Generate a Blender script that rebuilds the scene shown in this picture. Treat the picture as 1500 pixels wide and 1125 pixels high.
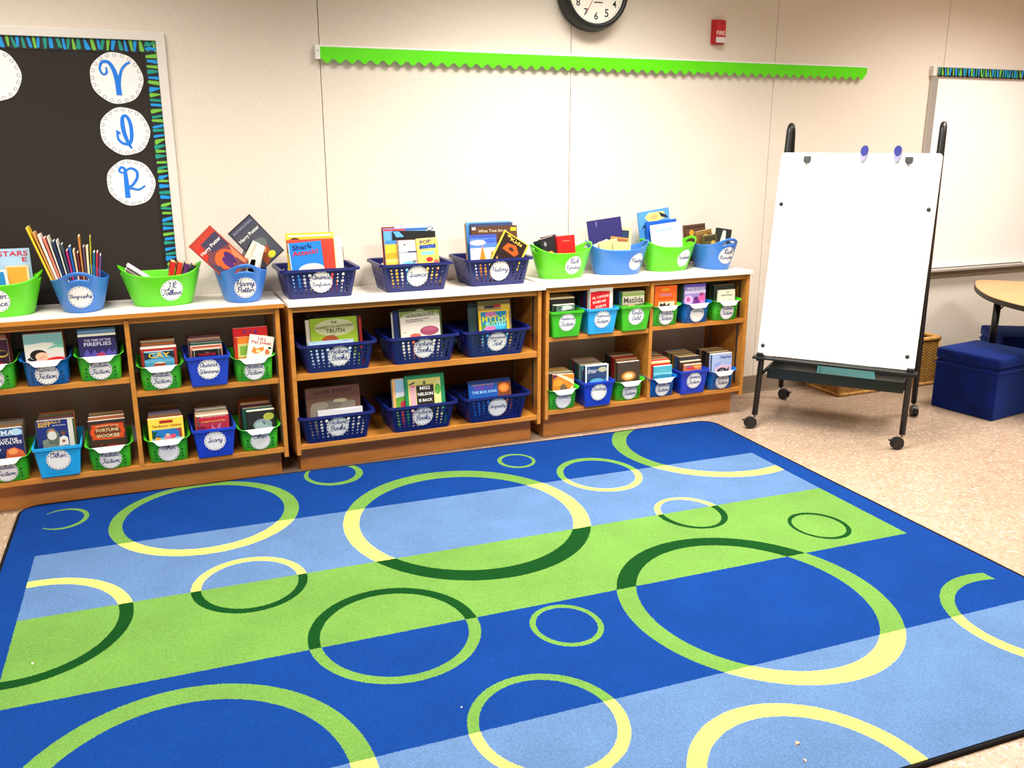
import bpy, bmesh, math, random
from mathutils import Vector, Matrix, Euler
R=math.radians; PI=math.pi
random.seed(7)
for o in list(bpy.data.objects): bpy.data.objects.remove(o)
scn=bpy.context.scene; COL=scn.collection
# ---------------------------------------------------------------- camera, world, lights, exposure
cam=bpy.data.objects.new('camera',bpy.data.cameras.new('camera')); COL.objects.link(cam)
cam.location=(0,-4.1546,1.4268); cam.rotation_euler=(1.307241,0.000576,-0.401431)
cam.data.sensor_fit='HORIZONTAL'; cam.data.sensor_width=36; cam.data.lens=36*1320.435/1500; cam.data.clip_start=.05
scn.camera=cam
w=bpy.data.worlds.new('world'); scn.world=w; w.use_nodes=True
w.node_tree.nodes['Background'].inputs[0].default_value=(.92,.95,1,1); w.node_tree.nodes['Background'].inputs[1].default_value=.35
scn.view_settings.view_transform='Standard'; scn.view_settings.look='None'; scn.view_settings.gamma=1
scn.view_settings.use_curve_mapping=False; scn.view_settings.exposure=0.15
CEIL=2.75
LAMPS=[(1.95,-1.15,60,124),(-.45,-1.15,34,126),(4.55,-1.15,38,124),(1.95,-2.9,58,156),(-.45,-2.9,52,154),(4.55,-2.9,48,158)]  # rear row is unseen, placed as fill light for the shelf fronts
for lx,ly,pw,spr in LAMPS:
    l=bpy.data.lights.new('troffer_light','AREA'); l.shape='RECTANGLE'; l.size=1.16; l.size_y=.56; l.energy=pw; l.color=(1,.972,.93)
    l.spread=R(spr); o=bpy.data.objects.new('troffer_light',l); COL.objects.link(o); o.location=(lx,ly,CEIL-.035)
# ---------------------------------------------------------------- materials
def lin(c): return tuple((x/12.92 if x<=.04045 else ((x+.055)/1.055)**2.4) for x in [v/255 for v in c])
MC={}
def mat(c,rough=.5,name=None,spec=.5,bump=0,bscale=200,var=0,vscale=8,metal=0,emit=0,coat=0):
    key=(tuple(c),rough,spec,bump,bscale,var,vscale,metal,emit,coat)
    if key in MC: return MC[key]
    m=bpy.data.materials.new(name or 'surface'); m.use_nodes=True; nt=m.node_tree; b=nt.nodes['Principled BSDF']
    L=lin(c); b.inputs['Base Color'].default_value=(*L,1); b.inputs['Roughness'].default_value=rough
    b.inputs['Specular IOR Level'].default_value=spec; b.inputs['Metallic'].default_value=metal
    if coat: b.inputs['Coat Weight'].default_value=coat; b.inputs['Coat Roughness'].default_value=.08
    if emit: b.inputs['Emission Color'].default_value=(*L,1); b.inputs['Emission Strength'].default_value=emit
    if var or bump:
        tc=nt.nodes.new('ShaderNodeTexCoord')
    if var:
        n=nt.nodes.new('ShaderNodeTexNoise'); n.inputs['Scale'].default_value=vscale; n.inputs['Detail'].default_value=4
        nt.links.new(tc.outputs['Object'],n.inputs['Vector'])
        mx=nt.nodes.new('ShaderNodeMix'); mx.data_type='RGBA'
        mx.inputs[6].default_value=(*[v*(1-var) for v in L],1); mx.inputs[7].default_value=(*[min(1,v*(1+var)) for v in L],1)
        nt.links.new(n.outputs['Fac'],mx.inputs[0]); nt.links.new(mx.outputs[2],b.inputs['Base Color'])
    if bump:
        n=nt.nodes.new('ShaderNodeTexNoise'); n.inputs['Scale'].default_value=bscale; n.inputs['Detail'].default_value=3
        nt.links.new(tc.outputs['Object'],n.inputs['Vector'])
        bp=nt.nodes.new('ShaderNodeBump'); bp.inputs['Strength'].default_value=bump; bp.inputs['Distance'].default_value=.002
        nt.links.new(n.outputs['Fac'],bp.inputs['Height']); nt.links.new(bp.outputs['Normal'],b.inputs['Normal'])
    MC[key]=m; return m
class NT:
    def __init__(s,name,rough=.5,spec=.5):
        s.m=bpy.data.materials.new(name); s.m.use_nodes=True; s.nt=s.m.node_tree; s.b=s.nt.nodes['Principled BSDF']
        s.b.inputs['Roughness'].default_value=rough; s.b.inputs['Specular IOR Level'].default_value=spec
    def n(s,t,**k):
        x=s.nt.nodes.new('ShaderNode'+t)
        for a,v in k.items(): setattr(x,a,v)
        return x
    def l(s,a,b): s.nt.links.new(a,b)
    def mp(s,scale,coord='Object',rot=(0,0,0)):
        tc=s.n('TexCoord'); m=s.n('Mapping'); m.inputs['Scale'].default_value=scale; m.inputs['Rotation'].default_value=rot; s.l(tc.outputs[coord],m.inputs[0]); return m.outputs[0]
    def noise(s,vec,scale,detail=3,rough=.5):
        x=s.n('TexNoise'); x.inputs['Scale'].default_value=scale; x.inputs['Detail'].default_value=detail; x.inputs['Roughness'].default_value=rough; s.l(vec,x.inputs['Vector']); return x.outputs['Fac']
    def ramp(s,fac,stops):
        r=s.n('ValToRGB'); e=r.color_ramp.elements
        while len(e)<len(stops): e.new(.5)
        for i,(p,c) in enumerate(stops): e[i].position=p; e[i].color=(*c,1) if len(c)==3 else c
        s.l(fac,r.inputs[0]); return r.outputs[0]
    def mix(s,f,a,b,mode='MIX'):
        x=s.n('Mix',data_type='RGBA',blend_type=mode)
        for i,v in ((0,f),(6,a),(7,b)):
            if isinstance(v,(int,float)): x.inputs[i].default_value=v
            elif isinstance(v,tuple): x.inputs[i].default_value=(*v,1)
            else: s.l(v,x.inputs[i])
        return x.outputs[2]
    def math(s,op,a,b=0):
        x=s.n('Math',operation=op)
        for i,v in ((0,a),(1,b)):
            if isinstance(v,(int,float)): x.inputs[i].default_value=v
            else: s.l(v,x.inputs[i])
        return x.outputs[0]
    def bump(s,h,st,dist=.002):
        x=s.n('Bump'); x.inputs['Strength'].default_value=st; x.inputs['Distance'].default_value=dist; s.l(h,x.inputs['Height']); s.l(x.outputs[0],s.b.inputs['Normal'])
    def col(s,c): s.l(c,s.b.inputs['Base Color'])
def wood(name,c1,c2,scale=(3,30,30),rough=.35):
    k=NT(name,rough,.4); v=k.mp(scale); n=k.noise(v,1.2,6,.65); n2=k.noise(k.mp((1,1,1)),3,2)
    c=k.ramp(n,[(.3,lin(c1)),(.7,lin(c2))]); k.col(k.mix(k.math('MULTIPLY',n2,.35),c,lin(c1))); k.bump(n,.08); return k.m
M={}
M['oak']=wood('honey_oak',(178,110,40),(208,142,62))
M['oakd']=wood('honey_oak_plinth',(180,112,50),(206,140,74))
M['oakback']=wood('dark_oak_back',(120,76,34),(142,92,44))
M['top']=mat((236,226,214),.45,'laminate',.4,var=.03)
def wallmat():
    k=NT('vinyl_wall',.75,.2); v=k.mp((1,1,1)); fine=k.noise(k.mp((60,60,5)),6,4,.6); fleck=k.noise(k.mp((180,180,40)),3,2)
    c=k.ramp(fine,[(.3,lin((222,210,194))),(.7,lin((234,223,209)))]); k.col(k.mix(k.ramp(fleck,[(.3,(.5,.5,.5)),(.42,(0,0,0))]),c,lin((208,192,171)))); k.bump(fine,.25,.002); return k.m
M['wall']=wallmat()
def floormat():
    k=NT('vinyl_tile_floor',.32,.45); v=k.mp((1,1,1)); 
    base=k.ramp(k.noise(k.mp((5,9,1),rot=(0,0,.5)),2,5,.7),[(.3,lin((160,135,112))),(.7,lin((178,153,130)))])
    ch=k.noise(k.mp((16,40,1),rot=(0,0,.9)),2.2,4,.7); c=k.mix(k.ramp(ch,[(.56,(0,0,0)),(.64,(.8,.8,.8))]),base,lin((124,96,74)))
    ch2=k.noise(k.mp((45,18,1),rot=(0,0,.2)),2.0,4,.7); c=k.mix(k.ramp(ch2,[(.58,(0,0,0)),(.64,(.9,.9,.9))]),c,lin((232,216,200)))
    ch3=k.noise(k.mp((60,25,1),rot=(0,0,-.7)),1.8,3,.7); c=k.mix(k.ramp(ch3,[(.68,(0,0,0)),(.72,(.8,.8,.8))]),c,lin((84,62,48)))
    br=k.n('TexBrick'); br.offset=0; br.squash=1; br.inputs['Scale'].default_value=1; br.inputs['Brick Width'].default_value=.3048; br.inputs['Row Height'].default_value=.3048; br.inputs['Mortar Size'].default_value=.0007
    br.inputs['Color1'].default_value=(.96,.96,.96,1); br.inputs['Color2'].default_value=(1,1,1,1); br.inputs['Mortar'].default_value=(.8,.78,.75,1); k.l(v,br.inputs['Vector'])
    k.col(k.mix(1.0,c,br.outputs['Color'],'MULTIPLY')); k.bump(k.noise(v,9,2),.04,.004); return k.m
M['floor']=floormat()
M['base']=mat((132,116,98),.5,'rubber_baseboard')
M['white']=mat((240,238,232),.4,'white_plastic')
M['wboard']=mat((247,246,240),.18,'whiteboard_enamel',.5,coat=.3)
M['alu']=mat((200,196,190),.35,'aluminium',.5,metal=.6)
M['aluw']=mat((226,219,210),.45,'pale_metal_frame')
M['black']=mat((16,16,17),.4,'black_metal')
M['blackp']=mat((22,22,23),.5,'black_plastic')
M['steel']=mat((150,150,150),.3,'steel',metal=.9)
M['paperblack']=mat((52,46,42),.85,'black_paper',.15,var=.08,vscale=3,bump=.15,bscale=12)
M['green']=mat((92,205,22),.3,'green_plastic',.5)
M['greend']=mat((62,186,32),.3,'green_plastic',.5)
M['blue']=mat((58,120,205),.3,'blue_plastic',.5)
M['bluem']=mat((12,100,180),.3,'blue_plastic',.5)
M['royal']=mat((26,62,190),.35,'royal_blue_plastic',.5)
M['cyan']=mat((34,166,232),.33,'cyan_plastic',.5)
M['navy']=mat((10,24,92),.34,'navy_plastic',.5)
M['card']=mat((240,238,236),.6,'label_card',.2)
M['lip']=mat((250,250,248),.25,'lip_glare_white')  # glare of the ceiling lamps on the bin lip, painted as white
M['scal']=mat((120,130,150),.7,'grey_print',.1)
M['ink']=mat((24,48,120),.7,'navy_ink',.1)
M['pages']=mat((214,190,142),.9,'book_pages',.1,bump=.3,bscale=400)
M['pages2']=mat((190,160,112),.9,'aged_pages',.1,bump=.3,bscale=400)
M['pages3']=mat((238,230,212),.9,'white_pages',.1,bump=.3,bscale=400)
# ---------------------------------------------------------------- geometry helpers
def obj(name,bm,m,parent=None,smooth=False,loc=None):
    me=bpy.data.meshes.new(name)
    if smooth:
        for f in bm.faces: f.smooth=True
    bm.to_mesh(me); bm.free()
    for x in (m if isinstance(m,(list,tuple)) else [m]): me.materials.append(x)
    o=bpy.data.objects.new(name,me); COL.objects.link(o)
    if parent: o.parent=parent
    if loc: o.location=loc
    return o
def empty(name,loc=(0,0,0),rz=0):
    o=bpy.data.objects.new(name,None); COL.objects.link(o); o.location=loc; o.rotation_euler=(0,0,rz); o.empty_display_size=.05; return o
def tag(o,label=None,cat=None,group=None,kind=None):
    if label: o['label']=label
    if cat: o['category']=cat
    if group: o['group']=group
    if kind: o['kind']=kind
    return o
def box(bm,x0,x1,y0,y1,z0,z1,mi=0,bev=0):
    v=[bm.verts.new((x,y,z)) for x in (x0,x1) for y in (y0,y1) for z in (z0,z1)]
    fs=[bm.faces.new([v[i] for i in q]) for q in ((0,1,3,2),(4,6,7,5),(0,4,5,1),(2,3,7,6),(0,2,6,4),(1,5,7,3))]
    for f in fs: f.material_index=mi
    if bev:
        es=list({e for f in fs for e in f.edges}); bmesh.ops.bevel(bm,geom=es,offset=bev,segments=2,affect='EDGES',profile=.5)
    return v
def bx(name,x0,x1,y0,y1,z0,z1,m,parent=None,bev=0):
    bm=bmesh.new(); box(bm,x0,x1,y0,y1,z0,z1,0,bev); return obj(name,bm,m,parent)
def tube(bm,pts,r,n=10,cap=True):
    pts=[Vector(p) for p in pts]; rs=r if isinstance(r,(list,tuple)) else [r]*len(pts); rings=[]; up=None
    for i,p in enumerate(pts):
        d=(pts[min(i+1,len(pts)-1)]-pts[max(i-1,0)]).normalized()
        if up is None: up=d.orthogonal().normalized()
        up=(up-d*up.dot(d)).normalized(); s=d.cross(up)
        rings.append([bm.verts.new(p+(up*math.cos(2*PI*k/n)+s*math.sin(2*PI*k/n))*rs[i]) for k in range(n)])
    for a,b in zip(rings,rings[1:]):
        for k in range(n):
            f=bm.faces.new((a[k],a[(k+1)%n],b[(k+1)%n],b[k])); f.smooth=True
    if cap: bm.faces.new(rings[0][::-1]); bm.faces.new(rings[-1])
def disc(bm,c,r,axis='z',h=.002,n=24,mi=0,r2=None):
    c=Vector(c); r2=r if r2 is None else r2
    ax={'x':(Vector((0,1,0)),Vector((0,0,1)),Vector((1,0,0))),'y':(Vector((1,0,0)),Vector((0,0,1)),Vector((0,-1,0))),'z':(Vector((1,0,0)),Vector((0,1,0)),Vector((0,0,1)))}[axis]
    a=[bm.verts.new(c+(ax[0]*math.cos(2*PI*k/n)+ax[1]*math.sin(2*PI*k/n))*r) for k in range(n)]
    b=[bm.verts.new(c+ax[2]*h+(ax[0]*math.cos(2*PI*k/n)+ax[1]*math.sin(2*PI*k/n))*r2) for k in range(n)]
    for f in [bm.faces.new(a[::-1]),bm.faces.new(b)]+[bm.faces.new((a[k],a[(k+1)%n],b[(k+1)%n],b[k])) for k in range(n)]: f.material_index=mi
def prism(bm,pts,y0,y1,mi=0):
    """polygon in XZ extruded between y0 and y1"""
    a=[bm.verts.new((p[0],y0,p[1])) for p in pts]; b=[bm.verts.new((p[0],y1,p[1])) for p in pts]; n=len(pts)
    for f in [bm.faces.new(a),bm.faces.new(b[::-1])]+[bm.faces.new((a[k],b[k],b[(k+1)%n],a[(k+1)%n])) for k in range(n)]: f.material_index=mi
def smoothpts(pts,k=5):
    if len(pts)<3: return [Vector(p) for p in pts]
    P=[Vector(p) for p in pts]; out=[]
    for i in range(len(P)-1):
        p0=P[max(i-1,0)];p1=P[i];p2=P[i+1];p3=P[min(i+2,len(P)-1)]
        for j in range(k):
            t=j/k; out.append(.5*((2*p1)+(p2-p0)*t+(2*p0-5*p1+4*p2-p3)*t*t+(3*p1-p0-3*p2+p3)*t**3))
    out.append(P[-1]); return out
def ribbon(bm,pts,wd,y=0,mi=0):
    """flat stroke in XZ plane facing -Y; pts may carry a third value = width factor"""
    P=[Vector((p[0],p[1])) for p in pts]; W=[(p[2] if len(p)>2 else 1)*wd/2 for p in pts]; L=[];Rr=[]
    for i,p in enumerate(P):
        d=P[min(i+1,len(P)-1)]-P[max(i-1,0)]
        if d.length<1e-9: d=Vector((1,0))
        d.normalize(); n=Vector((-d.y,d.x)); q=y-.000012*i; L.append(bm.verts.new((p.x+n.x*W[i],q,p.y+n.y*W[i]))); Rr.append(bm.verts.new((p.x-n.x*W[i],q,p.y-n.y*W[i])))
    for i in range(len(P)-1):
        f=bm.faces.new((L[i],Rr[i],Rr[i+1],L[i+1])); f.material_index=mi
# ---------------------------------------------------------------- handwriting and print
S={'a':([[(.95,.8),(.6,1),(.15,.75),(.1,.25),(.4,0),(.8,.3),(.95,.9),(.95,.3),(1.15,0),(1.4,.2)]],1.3),
'b':([[(0,.2),(.4,1.2),(.5,1.8),(.3,2),(.18,1.5),(.2,.3),(.5,0),(.85,.3),(.75,.8),(.45,.8),(.9,.65),(1.2,.7)]],1.15),
'c':([[(.85,.75),(.6,1),(.2,.8),(.1,.35),(.4,0),(.8,.1),(1.05,.3)]],1.0),
'd':([[(.9,.8),(.55,1),(.15,.7),(.1,.25),(.4,0),(.8,.3),(1.0,1.3),(1.05,2),(.95,1),(1,.2),(1.2,0),(1.4,.2)]],1.3),
'e':([[(.05,.35),(.5,.5),(.75,.8),(.5,1),(.2,.8),(.15,.3),(.45,0),(.8,.1),(1,.3)]],.95),
'f':([[(0,.2),(.5,1.2),(.65,1.8),(.48,2),(.35,1.5),(.3,0),(.25,-.7),(.42,-.9),(.55,-.4),(.35,.1),(.9,.3)]],.8),
'g':([[(.9,.8),(.6,1),(.2,.75),(.15,.3),(.45,.05),(.8,.3),(.95,.9),(.9,-.3),(.6,-.9),(.3,-.6),(.8,0),(1.3,.3)]],1.2),
'h':([[(0,.2),(.4,1.2),(.48,1.8),(.3,2),(.18,1.5),(.15,0),(.25,.7),(.6,1),(.85,.7),(.85,.2),(1.05,0),(1.3,.2)]],1.2),
'i':([[(0,.2),(.3,1),(.3,.25),(.5,0),(.75,.2)],[(.36,1.4),(.42,1.5)]],.65),
'k':([[(0,.2),(.4,1.2),(.5,1.8),(.3,2),(.18,1.5),(.15,0)],[(.2,.5),(.6,1),(.8,.8),(.3,.5),(.7,.05),(1.1,.2)]],1.0),
'l':([[(0,.2),(.4,1.2),(.5,1.8),(.32,2),(.2,1.5),(.2,.3),(.4,0),(.7,.2)]],.6),
'm':([[(0,.5),(.2,1),(.25,0),(.35,.75),(.6,1),(.75,.7),(.75,0),(.85,.75),(1.1,1),(1.25,.7),(1.25,.2),(1.45,0),(1.65,.2)]],1.55),
'n':([[(0,.5),(.2,1),(.25,0),(.35,.75),(.65,1),(.85,.7),(.85,.2),(1.05,0),(1.3,.2)]],1.2),
'o':([[(.6,1),(.2,.8),(.1,.35),(.4,0),(.8,.25),(.85,.75),(.55,1),(.6,.8),(1.15,.85)]],1.05),
'p':([[(0,.4),(.25,1),(.2,-.9),(.25,.5),(.55,1),(.9,.7),(.8,.2),(.45,.05),(.8,.05),(1.15,.2)]],1.05),
'r':([[(0,.2),(.25,1.05),(.35,.85),(.7,.85),(.65,.3),(.8,0),(1.05,.2)]],.95),
's':([[(0,.1),(.45,1.05),(.55,.6),(.7,.25),(.45,0),(.15,.1),(.8,.05),(1.0,.2)]],.9),
't':([[(0,.2),(.4,1.2),(.42,1.7),(.35,.3),(.55,0),(.8,.2)],[(.05,1.25),(.75,1.3)]],.75),
'u':([[(0,.6),(.15,1),(.15,.3),(.4,0),(.75,.3),(.9,1),(.9,.3),(1.1,0),(1.3,.2)]],1.2),
'w':([[(0,.6),(.15,1),(.15,.3),(.4,0),(.7,.3),(.75,.9),(.8,.3),(1.05,0),(1.3,.4),(1.35,1),(1.6,.9)]],1.5),
'y':([[(0,.6),(.15,1),(.15,.4),(.4,.1),(.75,.3),(.9,1),(.85,-.3),(.55,-.9),(.3,-.6),(.8,0),(1.2,.3)]],1.15),
'.':([[(.1,0),(.2,.08)]],.4),
'A':([[(1.15,1.35),(.75,1.75),(.2,1.3),(.1,.45),(.45,0),(.95,.5),(1.2,1.55),(1.15,.5),(1.35,0),(1.6,.25)]],1.5),
'x':([[(.1,.9),(.35,.9),(.6,.1),(.95,.2)],[(.85,1),(.1,0)]],.9),
'B':([[(.3,2),(.25,0)],[(.0,1.6),(.5,2),(1.1,1.8),(1,1.2),(.4,1.05),(1.15,.95),(1.2,.25),(.7,0),(.1,.2)]],1.4),
'D':([[(.35,1.9),(.3,.1),(.1,.1),(.7,0),(1.35,.6),(1.2,1.6),(.6,2),(.1,1.7)]],1.5),
'F':([[(.1,1.7),(.3,2),(1.4,1.9)],[(.8,1.95),(.75,.6),(.4,0),(.05,.3)],[(.45,1),(1.1,1.05)]],1.25),
'H':([[(0,1.7),(.3,2),(.3,0)],[(1.25,2),(1.1,1),(1.15,.3),(1.4,0),(1.6,.2)],[(.1,.95),(1.3,1.1)]],1.5),
'I':([[(.9,1.7),(.5,2),(.2,1.6),(.7,1.7),(.7,.5),(.4,0),(.05,.3)]],.9),
'J':([[(.2,1.7),(.6,2),(.8,1.5),(.7,0),(.5,-.7),(.2,-.5),(.8,.2)]],1.0),
'N':([[(0,1.6),(.3,2),(.35,0)],[(.35,1.5),(.8,2),(1.05,1.5),(1.1,.3),(1.3,0),(1.5,.2)]],1.4),
'O':([[(.8,2),(.25,1.6),(.1,.7),(.5,0),(1.1,.4),(1.2,1.4),(.8,2),(.6,1.7),(1.4,1.8)]],1.45),
'P':([[(.4,2),(.35,0)],[(0,1.5),(.4,2),(1.15,1.9),(1.15,1.2),(.45,.95)]],1.2),
'R':([[(.4,2),(.35,0)],[(0,1.5),(.4,2),(1.1,1.9),(1.1,1.3),(.45,1.0),(.9,.3),(1.2,0),(1.4,.2)]],1.4),
'S':([[(1.1,1.6),(.8,2),(.45,1.6),(.8,1),(.95,.4),(.5,0),(.1,.3),(.9,.05),(1.2,.2)]],1.2),
'T':([[(.1,1.6),(.3,2),(1.5,1.9)],[(.85,1.95),(.8,.6),(.5,0),(.1,.3)]],1.25),
'W':([[(0,1.7),(.25,2),(.3,.4),(.55,0),(.85,.6),(.9,1.6),(.95,.5),(1.2,0),(1.6,.8),(1.6,2)]],1.75)}
def script(bm,text,cx,cz,maxw,h,y,wd=None,slant=.18):
    """handwritten line centred on cx,cz; h = x-height"""
    tot=sum(S[c][1] if c in S else .6 for c in text); s=min(h,maxw/max(tot,.1)); wd=wd or s*.21
    x=-tot/2
    for c in text:
        if c in S:
            for st in S[c][0]:
                pts=[((x+p[0]+slant*p[1])*s+cx,(p[1]-.5)*s+cz) for p in st]
                ribbon(bm,smoothpts([(a,b,0) for a,b in pts],3) and [(q.x,q.y) for q in smoothpts([(a,b,0) for a,b in pts],3)],wd,y)
            x+=S[c][1]
        else: x+=.6
TC={}
def text_mesh(t):
    if t in TC: return TC[t]
    cu=bpy.data.curves.new('lettering','FONT'); cu.body=t; cu.align_x='CENTER'; cu.align_y='CENTER'; cu.resolution_u=2; cu.offset=.012
    o=bpy.data.objects.new('tmp',cu); COL.objects.link(o); dg=bpy.context.evaluated_depsgraph_get(); me=bpy.data.meshes.new_from_object(o.evaluated_get(dg))
    bpy.data.objects.remove(o); TC[t]=me; return me
def add_text(bm,t,cx,cz,width,y,mi=0,rot=0,maxh=None):
    """print lettering in XZ plane facing -Y, fitted to width"""
    me=text_mesh(t); xs=[v.co.x for v in me.vertices]; zs=[v.co.y for v in me.vertices]
    w0=max(xs)-min(xs); h0=max(zs)-min(zs); mxx=(max(xs)+min(xs))/2; mz=(max(zs)+min(zs))/2
    sx=width/w0; sz=sx
    if maxh and h0*sz>maxh: sz=maxh/h0
    if maxh and sz<sx*.6: sx=sz/.6
    ca,sa=math.cos(rot),math.sin(rot); vs=[]
    for v in me.vertices:
        a=(v.co.x-mxx)*sx; b=(v.co.y-mz)*sz; vs.append(bm.verts.new((cx+a*ca-b*sa,y,cz+a*sa+b*ca)))
    for p in me.polygons:
        try: f=bm.faces.new([vs[i] for i in p.vertices]); f.material_index=mi
        except ValueError: pass
# ---------------------------------------------------------------- room
X0,X1,Y0,Y1=-3.4,7.6,-7.0,0.0
tag(bx('floor',X0,X1,Y0,.12,-.1,0,M['floor']),kind='structure')
cm=mat((216,212,206),.9,'ceiling_tile',.1,bump=.4,bscale=60)
tag(bx('ceiling',X0,X1,Y0,.12,CEIL,CEIL+.1,cm),kind='structure')
wb_=tag(bx('wall_back',X0,X1,.012,.12,0,CEIL,mat((160,145,126),.8,'seam_backing')),kind='structure')
edges=[X0]+[.8555+1.2192*k for k in range(-3,6) if X0+.05<.8555+1.2192*k<X1-.05]+[X1]
for a,b in zip(edges,edges[1:]): bx('wall_panel',a+.0015,b-.0015,0,.012,0,CEIL,M['wall'],wb_,.0012)
tag(bx('wall_left',X0-.12,X0,Y0,.12,0,CEIL,M['wall']),kind='structure')
tag(bx('wall_right',X1,X1+.12,Y0,.12,0,CEIL,M['wall']),kind='structure')
tag(bx('wall_front',X0-.12,X1+.12,Y0-.12,Y0,0,CEIL,M['wall']),kind='structure')
bm=bmesh.new(); box(bm,X0,X1,-.006,0,.006,.1,bev=.0015); box(bm,X0,X1,-.016,0,0,.008)
tag(obj('baseboard_back',bm,M['base']),kind='structure')
for i,(lx,ly,pw,spr) in enumerate(LAMPS):
    t=empty('ceiling_light',(lx,ly,CEIL)); near='nearest the corner' if 0 else ''
    tag(t,['bright','left','right'][i%3]+' recessed ceiling troffer '+('nearest the back wall' if i<3 else 'over the rug, unseen fill for the shelf fronts'),'light','ceiling troffers')
    bm=bmesh.new()
    for a in ((-.61,-.58,-.31,.31),(.58,.61,-.31,.31),(-.58,.58,-.31,-.28),(-.58,.58,.28,.31)): box(bm,*a,-.03,0)
    obj('frame',bm,M['white'],t); bx('diffuser',-.58,.58,-.28,.28,-.012,0,mat((255,252,244),.5,'diffuser',emit=1.5),t)
# ---------------------------------------------------------------- rug
TH=-0.031902
RGS=[(-.321,-.500,.091,.105,-.330,-.499,.082,.091),(.199,-.663,.353,.363,.195,-.657,.301,.315),(-.358,-1.361,.304,.330,-.356,-1.363,.260,.287),(.302,-1.309,.186,.199,.303,-1.310,.155,.169),
(.746,-.393,.127,.137,.740,-.387,.103,.113),(1.141,-1.058,.470,.525,1.139,-1.058,.409,.447),(1.558,-.526,.086,.095,1.560,-.526,.069,.076),(1.836,-.814,.182,.210,1.835,-.815,.153,.175),
(2.503,-.627,.450,.456,2.509,-.633,.391,.388),(1.981,-1.328,.137,.157,1.979,-1.330,.110,.138),(2.370,-1.613,.110,.124,2.368,-1.613,.094,.106),(.676,-1.779,.255,.274,.675,-1.781,.219,.237),
(1.170,-1.930,.110,.124,1.170,-1.930,.092,.104),(1.790,-2.007,.424,.473,1.786,-2.005,.354,.408),(2.555,-2.421,.282,.298,2.556,-2.418,.242,.248),(.064,-2.333,.429,.475,.066,-2.329,.366,.399),
(.929,-2.348,.203,.219,.928,-2.346,.172,.188),(1.415,-2.797,.299,.328,1.412,-2.795,.252,.272)]
def rugmat():
    k=NT('rug_pile',.95,.08); pass
    tc=k.n('TexCoord'); n=k.n('TexNoise'); n.inputs['Scale'].default_value=260; n.inputs['Detail'].default_value=1; k.l(tc.outputs['Object'],n.inputs['Vector'])
    off=k.n('VectorMath',operation='MULTIPLY_ADD'); k.l(n.outputs['Color'],off.inputs[0]); off.inputs[1].default_value=(.007,.007,0); off.inputs[2].default_value=(-.0035,-.0035,0)
    ad=k.n('VectorMath',operation='ADD'); k.l(tc.outputs['Object'],ad.inputs[0]); k.l(off.outputs[0],ad.inputs[1]); P=ad.outputs[0]
    sp=k.n('SeparateXYZ'); k.l(P,sp.inputs[0]); x,y=sp.outputs[0],sp.outputs[1]
    inb=k.math('MULTIPLY',k.math('GREATER_THAN',x,-.387),k.math('LESS_THAN',x,2.628))
    def ell(cx,cy,rx,ry):
        m=k.n('VectorMath',operation='MULTIPLY_ADD'); k.l(P,m.inputs[0]); m.inputs[1].default_value=(1/rx,1/ry,0); m.inputs[2].default_value=(-cx/rx,-cy/ry,0)
        L=k.n('VectorMath',operation='LENGTH'); k.l(m.outputs[0],L.inputs[0]); return k.math('LESS_THAN',L.outputs['Value'],1)
    tot=None
    for r in RGS:
        d=k.math('SUBTRACT',ell(*r[:4]),ell(*r[4:])); tot=d if tot is None else k.math('MAXIMUM',tot,d)
    ring=k.math('MULTIPLY',tot,inb)
    NAVY,LB,GR,DG,YL=lin((11,54,122)),lin((85,114,153)),lin((99,139,62)),lin((9,60,18)),lin((222,220,100))
    lb=k.math('MULTIPLY',inb,k.math('ADD',k.math('MULTIPLY',k.math('LESS_THAN',y,-.825),k.math('GREATER_THAN',y,-1.303)),k.math('LESS_THAN',y,-2.319)))
    gr=k.math('MULTIPLY',inb,k.math('MULTIPLY',k.math('LESS_THAN',y,-1.303),k.math('GREATER_THAN',y,-1.7896)))
    base=k.mix(gr,k.mix(lb,NAVY,LB),GR); rc=k.mix(gr,k.mix(lb,GR,YL),DG); c=k.mix(ring,base,rc)
    n1=k.n('TexNoise'); n1.inputs['Scale'].default_value=330; n1.inputs['Detail'].default_value=2; k.l(tc.outputs['Object'],n1.inputs['Vector'])
    n2=k.n('TexNoise'); n2.inputs['Scale'].default_value=5; n2.inputs['Detail'].default_value=5; k.l(tc.outputs['Object'],n2.inputs['Vector'])
    f=k.ramp(n1.outputs['Fac'],[(.3,(.74,.74,.74)),(.7,(1.22,1.22,1.22))]); f2=k.ramp(n2.outputs['Fac'],[(.35,(.93,.93,.93)),(.65,(1.05,1.05,1.05))])
    k.col(k.mix(1.0,k.mix(1.0,c,f,'MULTIPLY'),f2,'MULTIPLY')); k.bump(n1.outputs['Fac'],.7,.004); return k.m
def rrect(x0,x1,y0,y1,r,n=8):
    out=[]
    for cx,cy,a in ((x1-r,y1-r,0),(x0+r,y1-r,90),(x0+r,y0+r,180),(x1-r,y0+r,270)):
        for i in range(n+1): t=R(a+90*i/n); out.append((cx+r*math.cos(t),cy+r*math.sin(t)))
    return out
rug=empty('area_rug',(0,0,0),TH); tag(rug,'large area rug with blue and green stripes and overlapping rings on the floor','rug')
def slab(pts,z0,z1):
    bm=bmesh.new(); a=[bm.verts.new((*p,z0)) for p in pts]; b=[bm.verts.new((*p,z1)) for p in pts]; n=len(pts)
    bm.faces.new(a[::-1]); bm.faces.new(b)
    for k in range(n): bm.faces.new((a[k],a[(k+1)%n],b[(k+1)%n],b[k]))
    return bm
rx0,rx1,ry0,ry1=-.4908,2.7351,-2.8091,-.3071
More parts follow.
